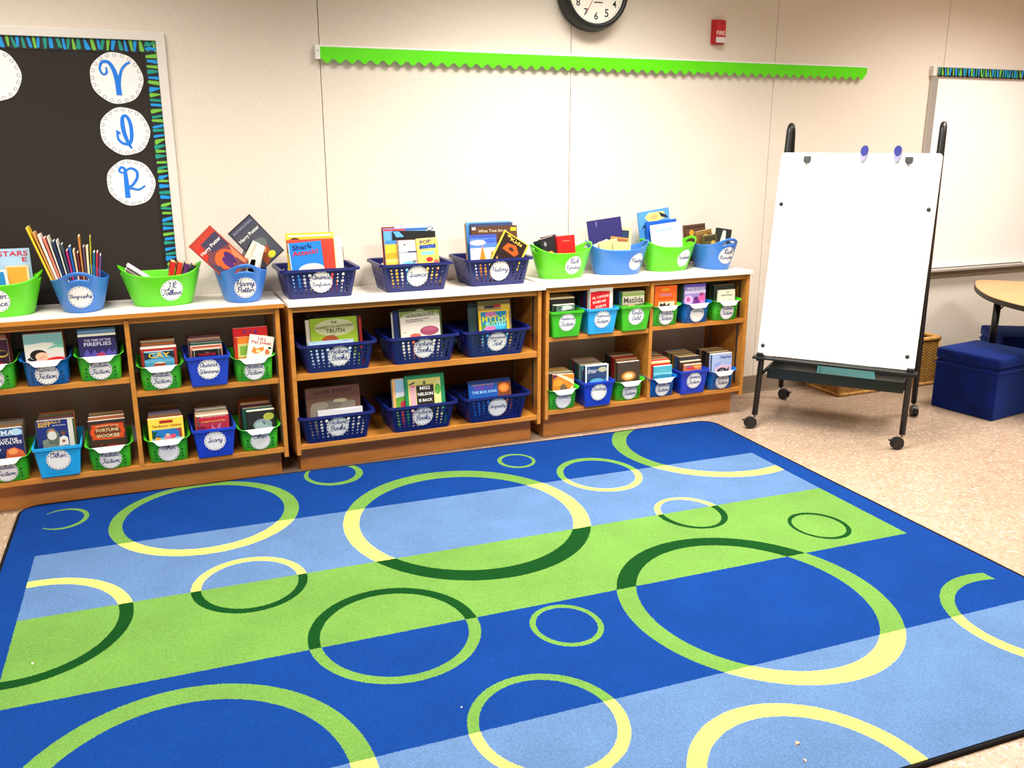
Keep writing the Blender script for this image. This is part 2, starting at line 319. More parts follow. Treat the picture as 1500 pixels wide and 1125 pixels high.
obj('pile',slab(rrect(rx0+.009,rx1-.009,ry0+.009,ry1-.009,.07),.001,.011),rugmat(),rug)
out=rrect(rx0,rx1,ry0,ry1,.08); bm=bmesh.new(); P=[(p[0]*.9985+.0015*1.12,p[1]*.9985-.0015*1.55,.0062) for p in out]; tube(bm,P+[P[0]],.0062,8,False)
obj('binding',bm,mat((24,20,20),.9,'black_binding',.1),rug)
# scraps on the rug
for x,y,L,c,rz,lab in ((1.376,-2.687,.016,(206,150,124),.5,'curled pinkish leaf scrap on the pale blue rug stripe, larger one'),(1.350,-2.744,.012,(196,158,140),1.4,'smaller pale leaf scrap beside the larger one on the rug'),(-0.364,-1.570,.010,(240,240,196),1.2,'tiny pale yellow crumb on the green stripe at left'),(0.674,-2.231,.006,(240,236,230),.3,'tiny white crumb on the dark blue stripe of the rug')):
    bm=bmesh.new(); pr=[]
    for k in range(7):
        u=k/6; ww=.32*L*math.sin(PI*min(.97,max(.03,u))); z=.0012+.18*L*math.sin(PI*u); pr.append((bm.verts.new((L*(u-.5),-ww,z+.1*ww)),bm.verts.new((L*(u-.5),0,z)),bm.verts.new((L*(u-.5),ww,z+.25*ww))))
    for a,b in zip(pr,pr[1:]): bm.faces.new((a[0],b[0],b[1],a[1])); bm.faces.new((a[1],b[1],b[2],a[2]))
    o=obj('leaf_scrap',bm,mat(c,.8,'dry_scrap',.1),loc=(x,y,.0105)); o.rotation_euler=(0,0,rz); m=o.modifiers.new('s','SOLIDIFY'); m.thickness=.0008; tag(o,lab,'scrap')
# ---------------------------------------------------------------- bookcases
OAK=M['oak']
def bookcase(name,label,xl,xr,cl,cr,ztop,shelves,zb,divx,whiteedge,back,grp=None):
    """xl..xr body, cl..cr counter; shelves=[(x0,x1,z)]"""
    t=empty(name,((xl+xr)/2,-.18,0)); tag(t,label,'bookcase'); ox,oy=(xl+xr)/2,-.18
    def b(n,x0,x1,y0,y1,z0,z1,m=OAK,bev=.0015): 
        return bx(n,x0-ox,x1-ox,y0-oy,y1-oy,z0,z1,m,t,bev)
    yf=-.352
    b('side_panel',xl,xl+.018,yf,-.004,zb-.045,ztop-.018); b('side_panel',xr-.018,xr,yf,-.004,zb-.045,ztop-.018)
    if divx: b('divider',divx-.009,divx+.009,yf+.001,-.006,zb,ztop-.033)
    b('bottom_shelf',xl+.018,xr-.018,yf+.002,-.006,zb-.022,zb)
    for x0,x1,z in shelves: b('shelf',x0+.0005,x1-.0005,yf+.006,-.008,z-.028 if back else z-.022,z)
    b('counter_top',cl,cr,-.365,-.003,ztop-.018,ztop,[M['top']][0])
    if not whiteedge: b('edge_band',cl,cr,-.3675,-.365,ztop-.018,ztop-.0005,OAK,0)
    b('top_rail',xl+.018,xr-.018,yf+.012,yf+.03,ztop-.045,ztop-.018)
    b('plinth',xl+.022,xr-.024,-.286,-.03,.001,zb-.022,M['oakd'])
    b('side_cleat',xl+.018,xl+.03,-.04,-.02,zb,ztop-.03); 
    if not back: b('back_panel',xl+.018,xr-.018,-.0058,-.0042,zb,ztop-.02,mat((222,219,224),.6,'grey_laminate'),0)
    if back: b('back_panel',xl+.018,xr-.018,-.012,-.006,zb,ztop-.02,M['oakback'],0)
    for xx in (xl+.0195,xr-.0195):
        for yy in (-.30,-.06):
            s=b('shelf_standard',xx-.0012,xx+.0012,yy-.007,yy+.007,zb+.02,ztop-.06,M['steel'],0)
    return t
bookcase('bookcase','low oak bookcase on the left with wood edged top and green and blue bins',-.616,.556,-.618,.576,.7735,[(-.598,-.045,.512),(-.027,.538,.45)],.140,-.036,False,False)
bookcase('bookcase','middle oak bookcase with a white edged top and two shelves of navy baskets',.592,1.765,.5915,1.7815,.7704,[(.610,1.747,.457)],.139,None,True,True)
bookcase('bookcase','right hand oak bookcase nearest the rolling easel with open back',1.788,2.955,1.7835,2.966,.7785,[(1.806,2.3615,.518),(2.3795,2.937,.527)],.155,2.3705,True,False)
# ---------------------------------------------------------------- containers
def loft(rings,close_bottom=True):
    bm=bmesh.new(); V=[[bm.verts.new(p) for p in r] for r in rings]; n=len(rings[0])
    if close_bottom: bm.faces.new(V[0][::-1])
    for a,b in zip(V,V[1:]):
        for k in range(n): bm.faces.new((a[k],a[(k+1)%n],b[(k+1)%n],b[k]))
    return bm,V
def rr3(w,d,r,z,n=4): return [(x,y,z) for x,y in rrect(-w/2,w/2,-d/2,d/2,r,n)]
def label_disc(r=.045,waves=18,n=108):
    bm=bmesh.new(); pts=[]
    for i in range(n):
        a=2*PI*i/n; rr=r*(1+.075*abs(math.sin(a*waves/2))-.045); pts.append((rr*math.cos(a),rr*math.sin(a)))
    prism(bm,pts,0,-.0008,0)
    for i in range(waves):
        a=2*PI*(i+.5)/waves; ribbon(bm,[(r*.86*math.cos(a),r*.86*math.sin(a)),(r*.965*math.cos(a),r*.965*math.sin(a))],.0046,-.00095,1)
    me=bpy.data.meshes.new('label_card'); bm.to_mesh(me); bm.free(); me.materials.append(M['card']); me.materials.append(M['scal']); return me
LM=label_disc()
def add_label(root,loc,tilt,lines,r=.045,yaw=0,size=.011):
    o=bpy.data.objects.new('label_card',LM); COL.objects.link(o); o.parent=root; o.location=loc; o.rotation_euler=(tilt,0,yaw); s=r/.045; o.scale=(s,1,s)
    bm=bmesh.new(); n=len(lines)
    for i,t in enumerate(lines): script(bm,t,0,((n-1)/2-i)*.030+.002,.076,size,-.0014)
    if lines: obj('lettering',bm,M['ink'],o)
    return o
# slim bins with curved rim (rounded) and lip painted white as lamp glare, straight bins, perforated baskets, oval tubs
def mesh_round_bin():
    H=.100; rings=[rr3(.140,.205,.018,0),rr3(.148,.213,.02,.004),rr3(.153,.222,.022,H*.55),rr3(.158,.232,.024,H*.93),rr3(.166,.242,.026,H*.98),rr3(.181,.262,.030,H),
      rr3(.181,.262,.030,H-.002),rr3(.164,.240,.025,H*.965),rr3(.154,.228,.022,H*.9),rr3(.148,.216,.02,H*.5),rr3(.142,.207,.018,.006)]
    bm,V=loft(rings); bm.faces.new(V[-1])
    # slight upward sweep of rim ends
    for v in bm.verts:
        if v.co.z>.085: v.co.z+=.010*(abs(v.co.x)/.09)**4
    me=bpy.data.meshes.new('bin_body'); bm.to_mesh(me); bm.free()
    for p in me.polygons: p.use_smooth=True
    return me
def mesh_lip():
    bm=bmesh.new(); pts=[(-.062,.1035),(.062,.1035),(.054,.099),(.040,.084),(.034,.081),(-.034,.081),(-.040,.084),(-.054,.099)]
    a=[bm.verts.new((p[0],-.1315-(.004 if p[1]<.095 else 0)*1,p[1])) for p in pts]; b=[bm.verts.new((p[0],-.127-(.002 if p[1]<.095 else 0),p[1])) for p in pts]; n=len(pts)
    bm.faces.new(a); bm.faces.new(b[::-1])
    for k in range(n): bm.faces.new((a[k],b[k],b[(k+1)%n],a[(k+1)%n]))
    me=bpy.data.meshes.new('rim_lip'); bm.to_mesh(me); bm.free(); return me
def mesh_slots():
    bm=bmesh.new()
    for sx in (-1,1):
        for i,z in enumerate((.052,.036,.022)): disc(bm,(sx*.052,-.1118-(z/.1)*.0045,z),.0030 if i else .0036,'y',.0006,10)
    me=bpy.data.meshes.new('vent_dots'); bm.to_mesh(me); bm.free(); return me
def mesh_square_bin():
    H=.128; rings=[rr3(.136,.22,.006,0,2),rr3(.140,.224,.006,.003,2),rr3(.166,.25,.007,H-.012,2),rr3(.176,.262,.007,H-.012,2),rr3(.178,.264,.007,H,2),rr3(.166,.252,.006,H,2),rr3(.136,.22,.005,.006,2)]
    bm,V=loft(rings); bm.faces.new(V[-1])
    for i,z in enumerate((.02,.027,.034)): 
        y=-.112-(z/.116)*.0130; box(bm,-.04,.04,y-.0008,y+.002,z-.0012,z+.0012)
    me=bpy.data.meshes.new('bin_body'); bm.to_mesh(me); bm.free(); return me
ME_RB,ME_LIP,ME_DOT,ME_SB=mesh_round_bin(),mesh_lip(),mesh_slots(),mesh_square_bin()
def mobj(name,me,m,parent,loc=(0,0,0)):
    if me.users and me.materials and me.materials[0]!=m: me=me.copy(); me.materials.clear()
    if not me.materials: me.materials.append(m)
    o=bpy.data.objects.new(name,me); COL.objects.link(o); o.parent=parent; o.location=loc; return o
MEC={}
def cmesh(me,m):
    k=(me.name,m.name)
    if k not in MEC:
        c=me.copy(); c.materials.clear(); c.materials.append(m); MEC[k]=c
    return MEC[k]
def cobj(name,me,m,parent):
    o=bpy.data.objects.new(name,cmesh(me,m)); COL.objects.link(o); o.parent=parent; return o
def round_bin(x,yf,z,col,lines,label,cat='bin'):
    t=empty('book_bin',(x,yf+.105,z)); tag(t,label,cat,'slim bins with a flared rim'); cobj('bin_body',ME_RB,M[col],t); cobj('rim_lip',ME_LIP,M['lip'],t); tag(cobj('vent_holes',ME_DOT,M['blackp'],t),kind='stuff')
    add_label(t,(0,-.1162,.047),R(5.2),lines,.041); return t
def square_bin(x,yf,z,col,lines,label):
    t=empty('square_bin',(x,yf+.112,z)); tag(t,label,'bin','straight sided bins'); cobj('bin_body',ME_SB,M[col],t)
    add_label(t,(0,-.1214,.073),R(6.4),lines,.043); return t
# perforated basket: real round holes cut through the walls by building the wall from rings around each hole
def perf_wall(bm,org,ux,uz,nrm,cols,rows,cw,ch,hole,th=.0022):
    """grid of square cells each with a round opening"""
    N=8
    for i in range(cols):
        for j in range(rows):
            cx=(i+.5)*cw; cz=(j+.5)*ch; r=hole(i,j)
            def P(a,b,o=0): 
                q=org(a,b); return bm.verts.new(q+nrm*o)
            sq=[(cx+cw/2*a,cz+ch/2*b) for a,b in ((1,0),(1,1),(0,1),(-1,1),(-1,0),(-1,-1),(0,-1),(1,-1))]
            if r<=0:
                f=bm.faces.new([P(*sq[k]) for k in (1,3,5,7)]); continue
            ci=[(cx+r*math.cos(PI/4*k),cz+r*math.sin(PI/4*k)) for k in range(8)]
            A=[P(*p) for p in sq]; B=[P(*p) for p in ci]
            for k in range(8): bm.faces.new((A[k],A[(k+1)%8],B[(k+1)%8],B[k]))
def mesh_basket():
    Wb,Db,Wt,Dt,H=.272,.205,.318,.245,.125
    bm=bmesh.new(); z1,z2=.018,.108
    def wb(z): return (Wb+(Wt-Wb)*z/H)/2
    def db(z): return (Db+(Dt-Db)*z/H)/2
    # solid bands (bottom, top) + corner posts via rounded rings, perforated panels between
    def ring(z): return rr3(2*wb(z),2*db(z),.022,z,5)
    bmA,V=loft([ring(0),ring(z1)]); 
    bmB,V2=loft([ring(z2),ring(H)],False)
    meA=bpy.data.meshes.new('a'); bmA.to_mesh(meA); bmA.free(); bm.from_mesh(meA); meB=bpy.data.meshes.new('b'); bmB.to_mesh(meB); bmB.free(); bm.from_mesh(meB)
    # corners
    r1,r2=ring(z1),ring(z2)
    for q in range(4):
        for k in range(5):
            i=q*6+k; bm.faces.new([bm.verts.new(p) for p in (r1[i],r1[i+1],r2[i+1],r2[i])])
    hs=[.0034,.0050,.0064,.0038,.0054,.0070,.0044]
    def hole(i,j): return hs[(i*3+j*2+(i*j)%3)%7]
    for s in (-1,1):
        for face in (0,1):
            L1=(wb(z1) if face==0 else db(z1))-.022; L2=(wb(z2) if face==0 else db(z2))-.022
            cols=11 if face==0 else 8; rows=6; cw=1/cols
            def org(a,b,s=s,face=face,L1=L1,L2=L2):
                t=b/(z2-z1); z=z1+b; L=L1+(L2-L1)*t; u=(2*a-1)*L
                if face==0: return Vector((u*-s,s*db(z),z))
                return Vector((s*wb(z),u*s,z))
            # hole radius must be expressed in parameter units
            N=8; ch=(z2-z1)/rows
            for i in range(cols):
                for j in range(rows):
                    cx=(i+.5)*cw; cz=(j+.5)*ch; r=hole(i,j); Lm=2*(L1+L2)/2; rx=r/Lm
                    sq=[(cx+cw/2*a,cz+ch/2*b) for a,b in ((1,0),(1,1),(0,1),(-1,1),(-1,0),(-1,-1),(0,-1),(1,-1))]
                    ci=[(cx+rx*math.cos(PI/4*k),cz+r*math.sin(PI/4*k)) for k in range(8)]
                    A=[bm.verts.new(org(*p)) for p in sq]; B=[bm.verts.new(org(*p)) for p in ci]
                    for k in range(8): bm.faces.new((A[k],A[(k+1)%8],B[(k+1)%8],B[k]))
    bmesh.ops.remove_doubles(bm,verts=bm.verts,dist=.0004)
    bmesh.ops.recalc_face_normals(bm,faces=bm.faces)
    # rim
    bmR,V=loft([rr3(Wt,Dt,.022,H,5),rr3(Wt+.022,Dt+.02,.028,H+.003,5),rr3(Wt+.026,Dt+.024,.03,H-.006,5),rr3(Wt+.022,Dt+.02,.028,H-.006,5)],False)
    meR=bpy.data.meshes.new('r'); bmR.to_mesh(meR); bmR.free(); bm.from_mesh(meR)
    me=bpy.data.meshes.new('basket_body'); bm.to_mesh(me); bm.free(); me.materials.append(M['navy']); return me
ME_BK=mesh_basket()
def basket(x,yf,z,lines,label,rz=0):
    t=empty('perforated_basket',(x,yf+.1025,z),rz); tag(t,label,'basket','navy perforated baskets')
    o=bpy.data.objects.new('basket_body',ME_BK); COL.objects.link(o); o.parent=t; m=o.modifiers.new('s','SOLIDIFY'); m.thickness=.002; m.offset=-1
    add_label(t,(0,-.1152,.071),R(9.1),lines,.047,size=.012); return t
# oval tub
def mesh_tub():
    NA,NV=96,22; a0,b0,a1,b1=.112,.074,.162,.108; bm=bmesh.new(); V=[]
    def rim(a): return .128+.040*math.cos(a)**4
    zs=[v/NV for v in range(NV+1)]
    for v in zs:
        row=[]
        for k in range(NA):
            a=2*PI*k/NA; z=rim(a)*v; s=(v**.9); row.append(bm.verts.new(((a0+(a1-a0)*s)*math.cos(a),(b0+(b1-b0)*s)*math.sin(a),z)))
        V.append(row)
    bm.faces.new(V[0][::-1])
    for j in range(NV):
        for k in range(NA):
            a=((k+.5)/NA*360)%180; a=min(a,180-a); vv=(j+.5)/NV
            if a<23 and .80<vv<.91 and not (a>20 and (vv>.885 or vv<.82)): continue
            bm.faces.new((V[j][k],V[j][(k+1)%NA],V[j+1][(k+1)%NA],V[j+1][k]))
    for f in bm.faces: f.smooth=True
    me=bpy.data.meshes.new('tub_body'); bm.to_mesh(me); bm.free(); return me
ME_TB=mesh_tub()
def tub(x,y,z,rz,col,lines,label,phi=-90,lz=.068,lr=.044):
    t=empty('oval_tub',(x,y,z),R(rz)); tag(t,label,'tub','oval tubs along the counter'); o=cobj('tub_body',ME_TB,M[col],t); m=o.modifiers.new('s','SOLIDIFY'); m.thickness=.003; m.offset=-1
    a=R(phi); s=(lz/.14)**.9; A=.112+.05*s; B=.074+.034*s
    px,py=A*math.cos(a),B*math.sin(a); nx,ny=math.cos(a)/A,math.sin(a)/B; L=math.hypot(nx,ny); nx/=L;ny/=L
    # stand a hair proud, and bent round the wall: built as a curved disc
    yaw=math.atan2(ny,nx)+PI/2
    cb=bmesh.new(); n=96; lab=[]
    def surf(u,w,off):
        # u along tangent (m), w up: follow the ellipse
        z_=lz+w; aa=a+u/.11; v=max(0,min(1,z_/(.128+.04*math.cos(aa)**4))); s_=v**.9; AA=.112+.05*s_; BB=.074+.034*s_
        da=u/math.hypot(AA*math.sin(a),BB*math.cos(a)); aa=a+da
        n_=Vector((math.cos(aa)/AA,math.sin(aa)/BB,0)).normalized(); return Vector((AA*math.cos(aa),BB*math.sin(aa),z_))+n_*off
    cen=cb.verts.new(surf(0,0,.0022)); waves=18; prev=None; rings=[]
    for rr in (.35,.7,1.0):
        ring=[]
        for i in range(n):
            t_=2*PI*i/n; r_=lr*rr*((1+.075*abs(math.sin(t_*waves/2))-.045) if rr==1 else 1); ring.append(cb.verts.new(surf(r_*math.cos(t_),r_*math.sin(t_),.0022)))
        rings.append(ring)
    for i in range(n): cb.faces.new((cen,rings[0][i],rings[0][(i+1)%n]))
    for p,q in zip(rings,rings[1:]):
        for i in range(n): cb.faces.new((p[i],q[i],q[(i+1)%n],p[(i+1)%n]))
    for i in range(waves):
        t_=2*PI*(i+.5)/waves; e=.055
        f=cb.faces.new([cb.verts.new(surf(lr*q*math.cos(t_+d),lr*q*math.sin(t_+d),.0026)) for q,d in ((.86,-e),(.97,-e),(.97,e),(.86,e))]); f.material_index=1
    card=obj('label_card',cb,[M['card'],M['scal']],t)
    lb=bmesh.new(); nl=len(lines)
    for i,tx in enumerate(lines): script(lb,tx,0,((nl-1)/2-i)*.029,lr*1.75,.012,0)
    for v in lb.verts: p=surf(v.co.x,v.co.z,.0032-v.co.y*1.0); v.co=p
    obj('lettering',lb,M['ink'],card); return t
# ---------------------------------------------------------------- books
def book(w,h,t,loc,rot,cover,label,group=None,art=None,titles=None,pages='pages',hard=False,name='book',v0=0):
    """origin: bottom centre; front cover faces -Y, spine on -X. art: shapes, titles: (text,u,v,width,color,rot,maxh)"""
    e=empty(name,loc); e.rotation_euler=rot; tag(e,label,'book',group)
    vm=lambda v: v0+(1-v0)*v if v>.001 else 0; vs=1-v0
    c=.0022 if hard else .0010; ins=.003 if hard else .0006
    bm=bmesh.new(); box(bm,-w/2,w/2,-t/2,-t/2+c,0,h); box(bm,-w/2,w/2,t/2-c,t/2,0,h)
    sp=[(-w/2,-t/2),(-w/2-.0012,-t/4),(-w/2-.0016,0),(-w/2-.0012,t/4),(-w/2,t/2)]; si=[(-w/2+c,t/2),(-w/2+c,-t/2)]
    pts=sp+si; a=[bm.verts.new((p[0],p[1],0)) for p in pts]; b=[bm.verts.new((p[0],p[1],h)) for p in pts]; n=len(pts)
    bm.faces.new(a); bm.faces.new(b[::-1])
    for k in range(n): bm.faces.new((a[k],b[k],b[(k+1)%n],a[(k+1)%n]))
    cm=cover if not isinstance(cover,tuple) else mat(cover,.38,'book_cover',.4)
    obj('cover',bm,cm,e)
    bx('pages',-w/2+c,w/2-ins,-t/2+c,t/2-c,ins,h-ins,M[pages],e)
    if art:
        bm=bmesh.new(); ms=[]; y=-t/2-.0003
        def mi(col):
            m=mat(col,.45,'cover_print',.3)
            if m not in ms: ms.append(m)
            return ms.index(m)
        for i,s in enumerate(art):
            yy=y-.00008*i
            def pt(u,v): return (-w/2+w*u,yy,h*vm(v))
            if s[0]=='R': pp=[pt(s[1],s[2]),pt(s[3],s[2]),pt(s[3],s[4]),pt(s[1],s[4])]
            elif s[0]=='E': pp=[pt(min(1,max(0,s[1]+s[3]*math.cos(2*PI*k/20))),min(1,max(0,s[2]+s[4]*math.sin(2*PI*k/20)))) for k in range(20)]
            else: pp=[pt(*q) for q in s[1]]
            f=bm.faces.new([bm.verts.new(p) for p in pp]); f.material_index=mi(s[-1])
        obj('cover_art',bm,ms,e)
    if titles:
        bm=bmesh.new(); ms=[]; y=-t/2-.0018 if art and len(art)>12 else -t/2-.0014
        for s in titles:
            m=mat(s[4],.5,'title_print',.2)
            if m not in ms: ms.append(m)
            add_text(bm,s[0],-w/2+w*s[1],h*vm(s[2]),w*s[3],y,ms.index(m),R(s[5]) if len(s)>5 else 0,(h*s[6]*(vs**.62)) if len(s)>6 else None)
        obj('title',bm,ms,e)
    return e
ORD=['front','second','third','fourth','fifth','sixth','seventh','eighth','ninth','tenth','eleventh','twelfth']
def cname(c):
    r,g,b=c; mx,mn=max(c),min(c)
    if mx<60: return 'black'
    if mx-mn<28: return 'grey' if mx<170 else 'off white'
    if r>=g and r>=b:
        if g>.78*r and b<.75*r: return 'yellow' if mx>190 else 'olive'
        if g>.55*r: return 'tan' if b>.3*r else 'orange'
        if g>.4*r and b<.45*r: return 'orange' if mx>180 else 'brown'
        return 'red' if mx>140 and b<.5*r else ('brown' if b<g*1.1 else ('pink' if mx>200 else 'maroon'))
    if g>=b: return 'green'
    if r>.6*b and g<.7*b: return 'purple'
    if g>.75*b: return 'pale blue' if mx>170 else 'teal'
    return 'blue' if mx>130 else 'navy'
PAL=[(150,48,40),(38,62,120),(58,96,62),(196,150,60),(92,60,110),(200,196,186),(44,44,50),(122,82,52),(170,110,90),(60,120,140),(214,120,50),(108,28,46),(82,88,96),(30,84,76)]
def row(x,y0,z,n,where,group,w=.128,h=.178,lean=8,depth=.16,tmin=.013,tmax=.026,first=1,pal=PAL,pages=('pages','pages2','pages2'),hv=.0015,wv=.005,steps=0.0):
    """n books filed front to back behind the front book; returns y of the next free slot"""
    ts=[random.uniform(tmin,tmax) for _ in range(n)]; y=y0
    room=depth
    if sum(ts)+.0014*n>room: k=(room-.0014*n)/sum(ts); ts=[t*k for t in ts]
    for i,t in enumerate(ts):
        c=random.choice(pal); hh=h+random.uniform(-hv,hv)+steps*i*.35; ww=w+random.uniform(-wv,wv)
        y+=t/2+.0004
        lab='%s book, %s from the front in %s'%(cname(c),ORD[min(i+first,11)],where)
        book(ww,hh,t,(x+random.uniform(-.002,.002)+((w-ww)/2)*random.choice((-1,1))*.6,y,z+.007+t/2*math.sin(R(lean))),(R(-lean),0,0),c,lab,group,pages=random.choice(pages),hard=random.random()<.15)
        y+=t/2+.001
    return y
# ---------------------------------------------------------------- bins on the shelves
W3=(255,255,255)
def fill(x,yf,z,fronts,n,where,group,depth=.190,lean=1,**k):
    rim=.090 if yf>-.35 else .116
    y=yf+.012
    for f in fronts:
        w,h,t,c,art,tt,lab=f[:7]; roll=f[7] if len(f)>7 else 0; dx=f[8] if len(f)>8 else 0; dz=f[9] if len(f)>9 else 0
        y+=t/2+.0006; b=book(w,h,t,(x+dx,y,z+.007+dz+t/2*math.sin(R(lean))+abs(math.sin(R(roll)))*w/2),(R(-lean),R(roll),0),c,lab,None,art,tt,'pages3',False,v0=max(0,(rim-.007-dz)/h)); y+=t/2+.0012
    if n: row(x,y,z,n,where,group,depth=depth-(y-yf),lean=1,first=len(fronts)+1,**k)
rb,sb,bk=round_bin,square_bin,basket
ZL,ZLB,ZR=.512,.140,.450
# --- left bookcase, left bay
rb(-.523,-.345,ZL,'greend',['Realistic','Fiction'],'green slim bin cut off by the left edge on the upper left shelf')
fill(-.523,-.345,ZL,[(.132,.182,.015,(52,24,44),[('E',.8,.45,.18,.14,(196,170,60)),('E',.84,.47,.13,.1,(40,20,40)),('P',[(.1,.0),(.5,.3),(.9,.05),(.95,0)],(150,30,50))],None,'dark purple paperback with a yellow ring in the leftmost upper bin')],7,'the leftmost upper bin','books in the leftmost upper bin',h=.2)
rb(-.336,-.345,ZL,'bluem',['Historical','Fiction'],'blue slim bin holding the swimming girl book on the upper left shelf')
fill(-.336,-.345,ZL,[(.134,.193,.012,(176,206,204),[('R',0,.66,1,1,(126,176,176)),('P',[(0,.0),(1,0),(1,.62),(.5,.7),(0,.62)],(218,214,200)),('P',[(.55,.44),(.8,.5),(1,.46),(1,.62),(.75,.58)],(110,178,158)),('P',[(.7,.62),(.95,.72),(1,.66),(1,.58)],(100,168,152)),('E',.34,.26,.22,.19,(32,26,30)),('P',[(.04,.14),(.08,.08),(.24,.02),(.26,.08),(.14,.14),(.12,.2)],(32,26,30)),('E',.42,.2,.17,.15,(242,188,150)),('E',.46,.05,.2,.14,(238,182,146)),('E',.8,.03,.27,.13,(222,40,40)),('E',.47,.21,.02,.012,(40,30,30)),('E',.40,.16,.04,.03,(240,150,130))],None,'pale teal paperback showing a swimmer in red, in the blue upper bin')],8,'the blue bin with the swimmer book','books in the swimmer bin',h=.198,pal=PAL[5:12],w=.128)
rb(-.147,-.345,ZL,'greend',['Realistic','Fiction'],'green slim bin with the fireflies book on the upper left shelf')
fill(-.147,-.345,ZL,[(.136,.178,.012,(44,38,92),[('R',0,.91,1,1,(244,240,220)),('P',[(.45,.91),(1,.91),(1,.55),(.97,.78),(.8,.86)],(22,20,46)),('P',[(.02,0),(1,0),(.95,.3),(.86,.18),(.78,.36),(.7,.16),(.6,.3),(.5,.12),(.4,.34),(.3,.14),(.2,.38),(.1,.15)],(88,74,168)),('E',.56,.1,.12,.1,(186,52,88))],[('THE TIME OF THE',.5,.74,.7,(206,200,226),0,.1),('FIREFLIES',.5,.58,.72,(206,200,226),0,.12)],'dark violet fireflies paperback with a cream band, green upper bin'),(.135,.198,.01,(104,148,186),[('R',0,.93,1,1,(70,116,160))],None,'pale blue book standing behind the fireflies paperback')],7,'the fireflies bin','books in the fireflies bin',h=.16)
rb(-.523,-.345,ZLB,'greend',['Realistic','Fiction'],'green slim bin cut off by the left edge on the bottom left shelf')
fill(-.520,-.345,ZLB,[(.138,.205,.014,(30,38,96),[('R',0,.78,1,1,(58,98,148)),('R',0,.76,1,.79,(120,190,230)),('E',.84,.86,.15,.11,(170,206,226)),('P',[(0,.1),(.2,.42),(.42,.34),(.3,.1),(.2,0),(0,0)],(150,190,222)),('P',[(.4,0),(.55,.3),(.75,.36),(.95,.22),(1,.08),(1,0)],(214,92,56)),('E',.7,.22,.12,.1,(238,150,90)),('P',[(.1,.2),(.3,.3),(.36,.16),(.2,.08)],(206,50,44))],[('SHIMA',.46,.86,.62,(214,228,238),0,.14),('NAME OF THE',.5,.63,.7,(240,240,248),0,.07),('WOLVES',.66,.53,.58,(240,240,248),0,.09)],'navy paperback reading WOLVES in the bottom left corner bin')],7,'the bottom left corner bin','books in the bottom corner bin',h=.2,pages=('pages2',))
sb(-.336,-.357,ZLB,'cyan',['Other',''],'bright cyan straight sided bin marked Other on the bottom left shelf')
fill(-.336,-.357,ZLB,[(.128,.222,.008,(28,46,116),[('R',.86,0,1,1,(206,204,190)),('P',[(.1,0),(.12,.3),(.3,.36),(.45,.2),(.5,.55),(.56,.2),(.7,.25),(.7,0)],(120,130,118)),('P',[(.28,.68),(.36,.72),(.46,.72),(.6,.5),(.6,.1),(.3,.15),(.24,.5)],(94,104,92)),('E',.4,.6,.09,.07,(196,120,86)),('E',.4,.45,.13,.16,(206,206,196)),('R',.62,.46,.8,.62,(60,60,78)),('E',.71,.5,.06,.05,(120,76,56)),('P',[(.56,.06),(.6,.36),(.72,.42),(.82,.34),(.84,.06)],(222,218,206)),('E',.7,.22,.05,.05,(150,84,52))],[("BASEBALL'S",.36,.93,.62,(232,186,52),0,.07),('BEST',.22,.83,.34,(232,186,52),0,.075),('Five True Stories',.62,.81,.36,(226,226,226),0,.04)],'navy baseball paperback in the cyan bin on the bottom left shelf')],7,'the cyan bin on the bottom left shelf','books in the cyan bottom bin',h=.215)
rb(-.150,-.345,ZLB,'greend',['Realistic','Fiction'],'green slim bin beside the divider on the bottom left shelf')
fill(-.150,-.345,ZLB,[(.138,.196,.014,(54,38,34),[('R',.08,.3,.94,.86,(196,66,26)),('E',.5,.58,.47,.3,(210,76,28)),('E',.5,.57,.36,.23,(112,54,32)),('R',.05,0,.95,.22,(66,40,34)),('E',.3,.1,.03,.02,(180,60,40)),('P',[(.3,.02),(.6,.1),(.9,.04),(.8,0)],(140,50,36))],[('THE SECRET OF THE',.5,.79,.62,(214,190,140),0,.05),('FORTUNE',.5,.64,.6,(232,214,160),0,.09),('WOOKIEE',.5,.43,.62,(232,214,160),0,.10)],'dark brown fortune paperback with orange panel in a bottom green bin'),(.132,.208,.014,(150,84,50),None,None,'rust brown book directly behind the fortune paperback')],7,'the fortune book bin','books in the fortune bin',h=.19,pages=('pages','pages2'))
# --- left bookcase, right bay
rb(.073,-.345,ZR,'greend',['Realistic','Fiction'],'green slim bin marked Realistic Fiction beside the blue Award Winners bin')
fill(.073,-.345,ZR,[(.112,.150,.012,(70,140,180),[('R',0,.3,1,.5,(92,160,196)),('E',.5,.18,.22,.16,(226,196,180)),('P',[(0,.96),(.25,.85),(.3,.62),(0,.5)],(30,40,52)),('P',[(.62,.98),(1,.96),(1,.5),(.82,.7),(.7,.8)],(30,40,52)),('R',.3,.1,.7,.25,(150,60,50))],[('THE',.5,.93,.2,(236,190,70),0,.06),('CAY',.5,.76,.72,(238,186,54),0,.22)],'small blue paperback titled THE CAY at the front of its bin'),(.136,.168,.016,(168,44,40),[('R',0,.9,1,1,(238,232,214))],None,'red book right behind the small CAY paperback')],9,'the bin fronted by the CAY paperback','books in the CAY bin',h=.170,pages=('pages2',),steps=.0022,tmax=.016)
sb(.256,-.357,ZR,'royal',['Award','Winners'],'royal blue straight bin marked Award Winners on the left bookcase')
